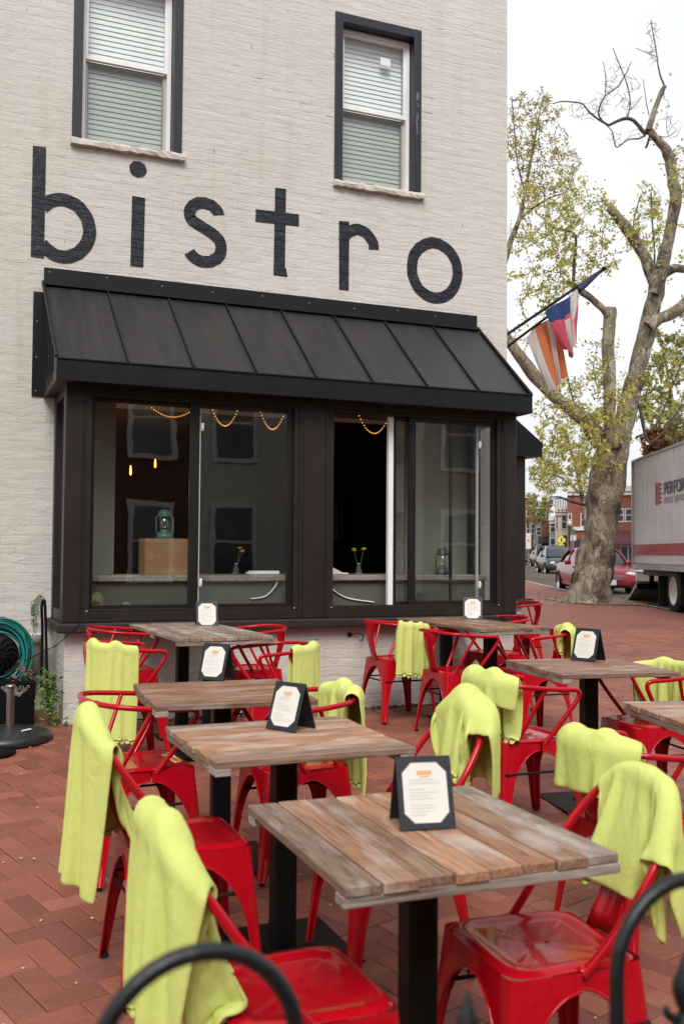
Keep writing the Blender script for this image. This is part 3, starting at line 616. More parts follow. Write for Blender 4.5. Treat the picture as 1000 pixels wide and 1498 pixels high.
# street asphalt and kerb along a smooth line
K = [(9.0, 2.0), (11.4, 8.5), (13.1, 13.0), (14.45, 16.4), (15.55, 19.1), (17.5, 24.0), (19.9, 29.3), (22.4, 34.6), (30.5, 52.0), (45., 83.), (70., 136.)]
Kp = spline([(x, y, 0) for x, y in K], 6)
def offs(d):
    out = []
    for i, p in enumerate(Kp):
        t = Kp[min(i+1, len(Kp)-1)]-Kp[max(i-1, 0)]; t = t/np.linalg.norm(t); out.append((p[0]+t[1]*d, p[1]-t[0]*d))
    return out
def band(name, d0, d1, z0, z1, m_, side=False):
    a, b = offs(d0), offs(d1); mb = MB(); n = len(a)
    mb.add([(x, y, zg(y)+z0) for x, y in a]+[(x, y, zg(y)+z1) for x, y in b], [(i, i+n, i+1+n, i+1) for i in range(n-1)])
    return tag(mb.build(name, m_), kind='structure')
def asphalt():
    m_, nt, b = new_mat('asphalt'); g = G(nt); v = g.coord(); n1 = g.noise(v, .6, 5); n2 = g.noise(v, 90., 3)
    col = g.mix(n1, (.105, .108, .115), (.15, .152, .16)); col = g.mix(g.math('MULTIPLY', n2, .5), col, (.2, .2, .2)); cr = g.ramp(g.noise(v, .9, 6, .7), [(.62, g3(0.)), (.66, g3(.5))]); col = g.mix(cr, col, (.05, .05, .055))
    g.l(col, b.inputs['Base Color']); b.inputs['Roughness'].default_value = .8; g.l(g.bump(n2, .3, .01), b.inputs['Normal']); return m_
M['asphalt'] = asphalt(); M['concrete'] = plain('kerb concrete', (.36, .34, .33), .85, var=.2, scale=3, bump=.3)
band('road', .14, 9.5, -.10, -.10, M['asphalt']); band('kerb', 0, .16, .004, .004, M['concrete'])
a = offs(.16); mb = MB(); n = len(a); mb.add([(x, y, zg(y)+.004) for x, y in a]+[(x, y, zg(y)-.11) for x, y in a], [(i, i+n, i+1+n, i+1) for i in range(n-1)]); tag(mb.build('kerb_face', M['concrete']), kind='structure')
band('gutter', .17, .75, -.095, -.095, M['concrete'])
band('far_pavement', 9.5, 13.5, .02, .02, M['concrete'])
band('road_line', 4.75, 4.87, -.094, -.094, plain('yellow road paint', (.5, .36, .05), .8, var=.3)); 

# clay brick sidewalk beyond the terrace (procedural), real bricks on the terrace
def sidewalk():
    m_, nt, b = new_mat('brick sidewalk'); g = G(nt); v = g.coord(rot=(0, 0, KA)); br = g.n('ShaderNodeTexBrick'); g.l(v, br.inputs['Vector']); br.inputs['Scale'].default_value = 1; br.inputs['Brick Width'].default_value = .205; br.inputs['Row Height'].default_value = .1025; br.inputs['Mortar Size'].default_value = .004
    br.inputs['Color1'].default_value = (.285, .097, .064, 1); br.inputs['Color2'].default_value = (.235, .078, .053, 1); br.inputs['Mortar'].default_value = (.11, .06, .045, 1)
    n1 = g.noise(g.coord(), .5, 5, .6); n2 = g.noise(g.coord(), 3., 5, .6)
    col = g.mix(g.ramp(n1, [(.35, g3(0.)), (.7, g3(1.))]), br.outputs[0], g.mix(1., br.outputs[0], (.78, .76, .78), 'MULTIPLY')); col = g.mix(g.ramp(n2, [(.4, g3(0.)), (.75, g3(.6))]), col, g.mix(1., col, (.8, .84, .86), 'MULTIPLY'))
    lf = g.ramp(g.noise(g.coord(), 28., 3, .6), [(.72, g3(0.)), (.76, g3(.5))]); col = g.mix(lf, col, (.30, .22, .15))
    g.l(col, b.inputs['Base Color']); b.inputs['Roughness'].default_value = .7; g.l(g.bump(g.math('MULTIPLY_ADD', br.outputs['Fac'], -1., g.noise(g.coord(), 30., 4)), .4, .006), b.inputs['Normal']); return m_
M['sidewalk'] = sidewalk()
a = offs(-.002); mb = MB(); n = len(a); vs = [(x, y, zg(y)) for x, y in a]; vs2 = [(x-(26 if y > 20 else 16), y+(2 if y > 20 else 0), zg(y)) for x, y in a]
cols = 9; V = []
for i in range(n):
    for k in range(cols+1):
        u = k/cols; x = vs2[i][0]*(1-u)+vs[i][0]*u; y = vs2[i][1]*(1-u)+vs[i][1]*u; V.append((x, y, zg(y)-.012))
mb.add(V, [(i*(cols+1)+k, i*(cols+1)+k+1, (i+1)*(cols+1)+k+1, (i+1)*(cols+1)+k) for i in range(n-1) for k in range(cols)])
tag(mb.build('sidewalk', M['sidewalk']), kind='structure')

def pavers():
    """herringbone terrace: every brick is modelled, all in one sheet"""
    ang = PATIO_ANG; ca, sa = math.cos(ang), math.sin(ang); L, W, gp = .205, .1025, .0032
    mb = MB(); pal = [(.215, .072, .047), (.20, .066, .042), (.235, .080, .050), (.18, .062, .044), (.22, .076, .050), (.225, .077, .048), (.175, .060, .042), (.25, .094, .064), (.19, .070, .050)]
    R = random.Random(3)
    inside = lambda x, y: (-1.6 < x < 12.5 and .2 < y < 13.0 and x < 1.2+y*1.12+1.2 and x > -1.2-.0*y and not (.95 < x < 4.58 and y > 7.32) and not (x < 4.95 and y > 8.02) and not (x < 5.8 and y > 9.1))
    # lattice: rows r, bricks step; horizontal brick covers (c..c+2, r), vertical covers (c, r..r+2); pattern period 4
    S_ = 112
    for r in range(-S_, S_):
        for c in range(-S_, S_):
            k = (c-r) % 4
            if k == 0: cu, cv, du, dv = (c+1)*W, (r+.5)*W, 2*W-gp, W-gp
            elif k == 3: cu, cv, du, dv = (c+.5)*W, (r+1)*W, W-gp, 2*W-gp
            else: continue
            x = cu*ca-cv*sa+4.; y = cu*sa+cv*ca+5.
            if not inside(x, y): continue
            near = y < 5.5
            col = R.choice(pal); f = R.uniform(1.2, 1.46); col = tuple(q*f for q in col); dz = R.uniform(-.0022, .0022)
            tu, tv = R.uniform(-.012, .012), R.uniform(-.012, .012); hu, hv = du/2, dv/2; b = .004; vs = []
            for (su, sv, e, zz) in [(-1,-1,0,-.012),(1,-1,0,-.012),(1,1,0,-.012),(-1,1,0,-.012),(-1,-1,0,-b),(1,-1,0,-b),(1,1,0,-b),(-1,1,0,-b),(-1,-1,b,0),(1,-1,b,0),(1,1,b,0),(-1,1,b,0)]:
                pu, pv = su*(hu-e), sv*(hv-e); X = x+pu*ca-pv*sa; Y = y+pu*sa+pv*ca; vs.append((X, Y, zg(Y)+zz+dz+tu*pu+tv*pv+.004))
            fs = [(8, 9, 10, 11)]+[(4+k_, 4+(k_+1) % 4, 8+(k_+1) % 4, 8+k_) for k_ in range(4)]
            if near: fs += [(k_, (k_+1) % 4, 4+(k_+1) % 4, 4+k_) for k_ in range(4)]
            mb.add(vs, fs, col)
    return tag(mb.build('patio', M['paver']), kind='structure')
PATIO_ANG = math.radians(16.5)
pavers()
mb = MB(); yy = [.2+.4*i for i in range(33)]
for y0, y1 in zip(yy, yy[1:]):
    xl = -1.6 if y1 < 8.1 else 4.9; q = [(xl, y0), (min(12.5, 2.4+1.12*y0), y0), (min(12.5, 2.4+1.12*y1), y1), (xl, y1)]
    mb.add([(x, y, zg(y)-.0065) for x, y in q], [(0, 1, 2, 3)])
tag(mb.build('patio_base', M['sand']), kind='structure')
R = random.Random(12); mb = MB()
for _ in range(420):
    y = R.uniform(1.2, 7.2); x = R.uniform(-.6, 1.6+y*.9); s = R.uniform(.003, .009); a = R.uniform(0, 6.3); z = zg(y)+.009
    mb.add([(x+s*math.cos(a+k*1.57+R.uniform(-.3, .3)), y+s*math.sin(a+k*1.57), z+R.uniform(0, .004)) for k in range(4)], [(0, 1, 2, 3)])
tag(mb.build('fallen_petals', plain('pale petals', (.55, .46, .38), .8, var=.4)), kind='stuff')
# moss and weeds in the joints by the wall
def weeds(n, region, seed, hmax):
    R = random.Random(seed); mb = MB()
    for _ in range(n):
        x, y = region(R); h = R.uniform(.3, 1.)*hmax; z = zg(y)
        for q in range(4):
            a = R.uniform(0, 6.3); l = h*R.uniform(.6, 1.2); wd = .0035; dx, dy = math.cos(a), math.sin(a)
            mb.add([(x-dy*wd, y+dx*wd, z), (x+dy*wd, y-dx*wd, z), (x+dx*l*.5+dy*wd, y+dy*l*.5-dx*wd, z+l*.7), (x+dx*l, y+dy*l, z+l*.8), (x+dx*l*.5-dy*wd, y+dy*l*.5+dx*wd, z+l*.7)], [(0, 1, 2, 3, 4)])
    return mb
M['moss'] = plain('moss green', (.07, .10, .03), .9, var=.5, scale=20)
mb = weeds(260, lambda R: (R.uniform(.92, 4.6), 7.23-abs(R.gauss(0, .02))), 4, .035); tag(mb.build('wall_moss', M['moss']), kind='stuff')
# ---------------------------------------------------------------- tables
def make_table(W, L, seed, mat, n=8, posts=1):
    """planks run along local Y; W across the planks (x), L along them (y)"""
    R = random.Random(seed); t = thing('cafe_table', 'x', 'table'); H = .74; th = .024
    mb = MB(); pw = W/n
    for i in range(n):
        col = (.5*R.random()**1.5 if i not in (0, n-1) else R.uniform(.8, 1.), R.random(), .55*R.random()**1.5)
        e0, e1 = R.uniform(-.006, .004), R.uniform(-.004, .006); x = -W/2+pw*(i+.5); segs = [(-L/2+e0, L/2+e1)]
        if posts == 2: c = R.uniform(-.03, .03); segs = [(-L/2+e0, c-.002), (c+.002, L/2+e1)]
        for y0, y1 in segs:
            mb.box2((x-pw/2+.0018, y0, H-th+R.uniform(-.001, .001)), (x+pw/2-.0018, y1, H+R.uniform(-.0018, .0012)), col=(col[0], R.random() if posts == 2 else col[1], col[2]), bev=.0025)
    mb.build('tabletop', mat, t)
    mb = MB()
    for y in ([-L/2+.028, L/2-.028] if posts == 1 else [-L/2+.028, -.03, .03, L/2-.028]): mb.box2((-W/2+R.uniform(-.004, .006), y-.026, H-th-.024), (W/2+R.uniform(-.006, .004), y+.026, H-th-.0005), col=(.9, .3, .15), bev=.002)
    M2 = mat.copy() if False else M['wood_grey']
    bo = MB(); bo.v, bo.f, bo.c, bo.smooth, bo.mi = [(y, x, z) for x, y, z in mb.v], [f[::-1] for f in mb.f], mb.c, mb.smooth, mb.mi
    bo.each('batten', M2, t, rz=PI/2)
    for k in range(posts):
        y = 0 if posts == 1 else (-L/4 if k == 0 else L/4)
        mb = MB(); mb.box2((-.04, y-.04, .012), (.04, y+.04, H-th-.012), bev=.008); mb.box2((-.13, y-.13, H-th-.016), (.13, y+.13, H-th-.008)); mb.build('post', M['black'], t)
        mb = MB(); mb.box((0, y, .007), (.44, .44, .010), bev=.004); mb.box((0, y, .016), (.13, .13, .010), bev=.004); mb.build('base_plate', M['black'], t)
    return t
def put_table(c, yaw, W, L, seed, mat, label, n=8, posts=1, turn=False):
    t = make_table(L if turn else W, W if turn else L, seed, mat, n, posts); t.location = (c[0], c[1], zg(c[1])+.004); t.rotation_euler = (0, 0, math.radians(yaw)+(PI/2 if turn else 0)); t['label'] = label; t['group'] = 'plank top cafe tables'; return t
put_table((1.165, 2.28), -1, .69, .72, 11, M['wood'], 'foremost weathered plank table with the largest menu holder on it')
put_table((1.18, 3.35), 0, .69, .68, 12, M['wood'], 'plank table right behind the foremost table, tan planks running sideways', turn=True)
put_table((1.21, 4.27), -4, .68, .70, 13, M['wood_dark'], 'third plank table from the front in the left row, under its own menu', turn=True)
put_table((1.67, 6.53), 2, .61, 1.30, 14, M['wood_grey'], 'long grey weathered table with two pebbles against left half of bay window', posts=2)
put_table((3.78, 6.60), 2.3, .60, 1.24, 15, M['wood_dark'], 'long brown plank table against right half of bay window', posts=2)
put_table((3.33, 4.50), -9, .66, .72, 16, M['wood_dark'], 'dark brown plank table at right with a menu leaning open toward the street', turn=True)
put_table((3.13, 3.22), -15, .70, .68, 17, M['wood'], 'plank table cut off by the right edge of the picture', turn=True)

# ---------------------------------------------------------------- chairs (facing local +X)
ARM_RAIL = spline([(.02, .186, .435), (.085, .215, .53), (.145, .245, .625), (.168, .255, .672), (.150, .260, .697), (.07, .262, .702), (-.06, .256, .712), (-.16, .222, .722), (-.222, .14, .728), (-.243, .05, .731)], 5)
ARM_RAIL = ARM_RAIL+[np.array([p[0], -p[1], p[2]]) for p in ARM_RAIL[::-1]]
HOOP = spline([(-.01, .184, .435), (-.08, .197, .515), (-.155, .203, .610), (-.220, .192, .700), (-.272, .158, .776), (-.302, .10, .829), (-.312, .035, .849)], 5)
HOOP = HOOP+[np.array([p[0], -p[1], p[2]]) for p in HOOP[::-1]]
def chair_seat(t):
    n = 28; S = .185; vs = []; mb = MB()
    def P(i, j):
        u, v = -1+2*i/n, -1+2*j/n; k = 1/(1+.0*abs(u*v)); r = .16
        x, y = u, v; m_ = max(abs(u), abs(v)); 
        # rounded-square mapping
        if m_ > 0:
            L = (abs(u)**7+abs(v)**7)**(1/7); x, y = u*m_/L, v*m_/L
        m2 = m_
        z = .4575
        if m2 > .93: z -= .011*((m2-.93)/.07)**2
        elif m2 < .84: z -= .007*min(1, (.84-m2)/.12)+.006*max(0, 1-m2*1.2)
        z += .0022*max(0, 1-abs(abs(u)-abs(v))*14)*(1 if m2 < .8 else 0)*min(1, m2*2)
        fx = 1+.02*x
        return (x*S*fx, y*S*(1+.05*x), z)
    vs = [P(i, j) for i in range(n+1) for j in range(n+1)]
    fs = [(i*(n+1)+j, (i+1)*(n+1)+j, (i+1)*(n+1)+j+1, i*(n+1)+j+1) for i in range(n) for j in range(n)]
    mb.add(vs, fs, smooth=True); s = mb.build('seat', M['red'], t)
    h = MB()
    for a, b in ((-.02, 0), (.035, .022), (.035, -.022), (-.055, .03), (-.055, -.03)): h.lathe([(0, .0008), (.0048, .0006)], 10, (a, b, .4457))
    h.build('drain_hole', M['rubber'], s)
def chair_leg(t, sx, sy):
    """folded sheet-metal leg: two flanges that spread into the apron arch"""
    mb = MB(); zs = [.447, .440, .42, .405, .396, .385, .370, .35, .325, .295, .26, .2, .12, .05, .012]; rows = []; bead1 = []; bead2 = []
    for z in zs:
        sp = .184+.040*(1-z/.447)**1.0; wf = .026+.020*(z/.3)
        if z >= .403: w_ = sp
        else:
            q = min(1, max(0, (.403-z)/.20)); w_ = wf+(sp-wf)*(1-math.sqrt(max(0, 1-(1-q)**2))) if q < 1 else wf
        r = .014+.012*(z/.447); r = min(r, w_*.6); prof = [(sp-w_, sp), (sp-max(w_*.5, r), sp)]
        prof += [(sp-r+r*math.sin(a), sp-r+r*math.cos(a)) for a in [0, PI/8, PI/4, 3*PI/8, PI/2]]
        prof += [(sp, sp-max(w_*.5, r)), (sp, sp-w_)]
        rows.append([(sx*a*(1.02), sy*b*(1.0+.05*sx*(1 if z > .3 else z/.3)), z) for a, b in prof])
    n = len(rows[0]); vs = [p for r in rows for p in r]; fs = [(i*n+k, i*n+k+1, (i+1)*n+k+1, (i+1)*n+k) for i in range(len(rows)-1) for k in range(n-1)]
    if sx*sy < 0: fs = [f[::-1] for f in fs]
    mb.add(vs, fs, smooth=True)
    mb.tube([r[0] for r in rows[3:]], .0042, 5); mb.tube([r[-1] for r in rows[3:]], .0042, 5)
    # pressed ridge near the foot
    o = mb.build('leg', M['red'], t); f = rows[-1][4]; fb = MB(); fb.lathe([(0, 0), (.013, 0), (.015, .010), (.014, .02), (0, .02)], 10, (f[0]-sx*.012, f[1]-sy*.012, 0)); fb.build('rubber_foot', M['rubber'], o)
def make_chair(kind, label):
    t = thing('metal_chair', label, 'chair', group='red metal cafe chairs'); chair_seat(t)
    for sx in (-1, 1):
        for sy in (-1, 1): chair_leg(t, sx, sy)
    mb = MB()
    for s in (-1, 1): mb.tube([(-.19, s*.19, .30), (.19, s*.185, .30)], .006, 6)
    mb.tube([(-.19, -.19, .30), (-.19, .19, .30)], .006, 6); mb.each('stretcher', M['rubber'], t)
    mb = MB(); mb.tube(ARM_RAIL if kind == 'arm' else HOOP, .0115, 10)
    for s in (-1, 1): mb.lathe([(0, .006), (.016, .004), (.018, 0)], 10, (.02 if kind == 'arm' else -.01, s*.178, .449))
    mb.build('rail' if kind == 'arm' else 'back_hoop', M['red'], t)
    if kind == 'arm':
        mb = MB()
        for s in (-1, 1): mb.tube(spline([(-.13, s*.17, .445), (-.075, s*.21, .57), (-.02, s*.256, .700)], 5), .0095, 8)
        mb.each('brace', M['red'], t)
    # backrest splat
    prof = [(.735, -.236, .115), (.715, -.243, .105), (.68, -.243, .082), (.62, -.234, .060), (.55, -.218, .050), (.49, -.200, .050), (.447, -.184, .056)] if kind == 'arm' else [(.844, -.309, .085), (.81, -.302, .062), (.74, -.276, .052), (.65, -.245, .050), (.55, -.213, .052), (.49, -.190, .062), (.447, -.180, .075)]
    mb = MB(); m_ = 8; vs = []
    for z, x, hw in prof:
        for k in range(m_+1):
            u = -1+2*k/m_; vs.append((x-.012*(1-u*u)+(.03*u*u*(hw/.11)**2 if z > .66 and kind == 'arm' else 0), u*hw, z))
    mb.add(vs, [(i*(m_+1)+k, (i+1)*(m_+1)+k, (i+1)*(m_+1)+k+1, i*(m_+1)+k+1) for i in range(len(prof)-1) for k in range(m_)], smooth=True)
    o = mb.build('backrest', M['red'], t); sd_ = o.modifiers.new('thick', 'SOLIDIFY'); sd_.thickness = .0035
    return t
arm0 = make_chair('arm', 'x'); hoop0 = make_chair('hoop', 'x')
for r in (arm0, hoop0):
    KIDS[r.name] = list(r.children)
    for c in r.children: KIDS[c.name] = list(c.children)
used = {'arm': False, 'hoop': False}
CH = {}
bpy.context.view_layer.update()
for r in (arm0, hoop0):
    KIDS[r.name] = list(r.children)
    for c in r.children: KIDS[c.name] = list(c.children)
def put_chair(key, kind, x, y, deg, label):
    src = arm0 if kind == 'arm' else hoop0; z = zg(y)+.005; rz = math.radians(deg)
    if not used[kind]: used[kind] = True; src['label'] = label; CH[key] = (src, kind, (x, y, z), rz)
    else: CH[key] = (None, kind, (x, y, z), rz); CH[key] = (dup(src, (0, 0, 0), 0, label), kind, (x, y, z), rz)
CHAIRS = [
 ('C1', 'hoop', .785, 2.17, 0, 'red metal hoop backed chair nearest the camera, at lower left of the foremost table'),
 ('S2', 'hoop', .80, 3.29, 0, 'red metal chair with hoop back pulled up left of the second table'),
 ('S1', 'arm', .86, 4.30, 4, 'red metal armchair facing the third table of left row from its left side'),
 ('T1R', 'hoop', 1.465, 2.185, 176, 'red metal chair at right end of the foremost table, glossy seat facing the camera'),
 ('T2R', 'hoop', 1.49, 3.14, 178, 'red metal chair behind the foremost menu with rolled lime throw over its hoop'),
 ('T3R', 'arm', 1.50, 4.12, 180, 'red metal armchair right of the third table, half hidden behind the second table'),
 ('T4L', 'arm', 1.12, 6.02, 3, 'red metal armchair left of the grey table, pleated lime throw hanging from its rail'),
 ('T4Lb', 'arm', 1.25, 6.80, 0, 'bare red metal armchair against the bay wall at left of the grey table'),
 ('T4R', 'arm', 1.93, 5.72, 182, 'red metal armchair right of the grey table with smooth lime throw on its arm'),
 ('T4Rb', 'arm', 2.08, 6.66, 180, 'bare red metal armchair behind the grey table close to the wall'),
 ('T5B', 'arm', 3.47, 6.20, 3, 'bare red metal armchair at front left of the brown table, beside the scalloped throw'),
 ('T5L', 'arm', 3.31, 6.84, 2, 'red metal armchair left of the brown table, scalloped lime throw near its back'),
 ('T5R', 'arm', 4.24, 6.95, 180, 'bare red metal armchair right of the brown table, tight to the bay corner'),
 ('TX', 'arm', 3.99, 6.06, 180, 'red metal armchair with fringed lime throw at right end of the brown table'),
 ('T6L', 'arm', 2.76, 4.28, -2, 'red metal armchair left of the dark brown table, fringed throw bundled on its rail'),
 ('T6R', 'arm', 3.62, 4.36, 172, 'red metal armchair right of the dark brown table with throw spread over its back'),
 ('T7L', 'arm', 2.41, 2.97, 2, 'red metal armchair between foremost table and right edge, short thick throw over its rail'),
 ('SB', 'arm', 5.45, 8.55, 170, 'bare red metal armchair past the bay corner on the side street'),
]
for c in CHAIRS: put_chair(*c)
for k, (o, kind, loc, rz) in CH.items(): o.location = loc; o.rotation_euler = (0, 0, rz)

# ---------------------------------------------------------------- menu stands
def menu(c, yaw, h, label, table_z, tilt=.33, seed=0):
    t = thing('menu_stand', label, 'menu', (c[0], c[1], table_z), math.radians(yaw), 'tented menu stands on the tables'); R = random.Random(seed)
    W = h*.80; d = math.sin(tilt)*h; zt = math.cos(tilt)*h
    Mf = Matrix.Translation((0, -d/2, zt/2)) @ Matrix.Rotation(-tilt, 4, 'X'); Mb = Matrix.Translation((0, d/2, zt/2)) @ Matrix.Rotation(tilt, 4, 'X')
    mb = MB(); mb.box((0, 0, 0), (W, .005, h), bev=.0015, M=Mf); mb.build('front_board', M['menu_black'], t)
    mb = MB(); mb.box((0, 0, 0), (W, .005, h), bev=.0015, M=Mb); mb.build('back_board', M['menu_black'], t)
    pw, ph, c_ = W*.40, h*.41, W*.17; oct_ = [(-pw+c_, -ph), (pw-c_, -ph), (pw, -ph+c_), (pw, ph-c_), (pw-c_, ph), (-pw+c_, ph), (-pw, ph-c_), (-pw, -ph+c_)]
    T = lambda x, z, y=-.0032: Mf @ Vector((x, y, z))
    p = MB(); p.add([T(a, b) for a, b in oct_], [tuple(range(8))]); pp = p.build('menu_card', M['paper'], t)
    q = MB()
    def bar(x0, x1, z, hh, y=-.0038): q.add([T(x0, z-hh, y), T(x1, z-hh, y), T(x1, z+hh, y), T(x0, z+hh, y)], [(0, 1, 2, 3)])
    z = ph*.42
    for k in range(12):
        if k not in (2, 7):
            x = -pw*.72; xe = x+pw*R.uniform(.7, 1.45)
            while x < xe: l = pw*R.uniform(.06, .17); bar(x, min(x+l, xe), z, h*.0042); x += l+pw*.035
        z -= ph*.105
    q.build('menu_print', M['ink'], pp)
    q = MB(); bar(-pw*.34, pw*.34, ph*.66, h*.028); bar(-pw*.22, pw*.22, ph*.53, h*.008); q.build('menu_heading', M['ink_orange'], pp)
    return t
def tz(y): return zg(y)+.746
def on_table(px, py, h=.745):
    d = CAM_R.T @ np.array([(px-500)/F_PX, -(py-749)/F_PX, 1.]); lo, hi = .3, 60.
    for _ in range(50):
        m_ = (lo+hi)/2; p = EYE+d*m_
        if p[2] > zg(p[1])+h: lo = m_
        else: hi = m_
    return EYE+d*lo
for px, py, TY, yaw, h, lab in ((617, 1205, 2.28, -12, .180, 'largest black menu stand with white card on the foremost table'), (425, 1066, 3.35, -60, .178, 'black menu stand turned sideways on the second table, its card facing lower left'),
        (317, 993, 4.27, -48, .178, 'black menu stand with cut-corner card on the third table of left row'), (302, 917, 6.2, -10, .19, 'black menu stand on the grey table in front of the bay window'),
        (691, 907, 6.4, -30, .19, 'black menu stand on the brown table against right half of bay window'), (860, 966, 4.5, -66, .19, 'black menu stand on the dark brown table at right, opened toward the street')):
    z = tz(TY); d = CAM_R.T @ np.array([(px-500)/F_PX, -(py-749)/F_PX, 1.]); p = EYE+d*((z-H_EYE)/d[2])
    menu((p[0], p[1]), yaw, h, lab, z, seed=int(px))
# pebbles on the grey table
M['stone'] = plain('grey pebble', (.22, .215, .20), .7, var=.3, scale=30)
for px, py, s in ((235, 909, .9), (250, 908, 1.1)):
    z = tz(6.53); d = CAM_R.T @ np.array([(px-500)/F_PX, -(py-749)/F_PX, 1.]); p = EYE+d*((z-H_EYE)/d[2]); mb = MB(); mb.lathe([(0, 0), (.03*s, .003), (.036*s, .011), (.028*s, .02), (0, .023)], 14)
    o = mb.build('pebble', M['stone'], None, tuple(p), random.random()); o.scale = (1.15, .8, 1); tag(o, 'left pebble of the pair on the grey table' if s < 1 else 'right darker pebble of the pair on the grey table', 'pebble', 'pebbles on the grey table')
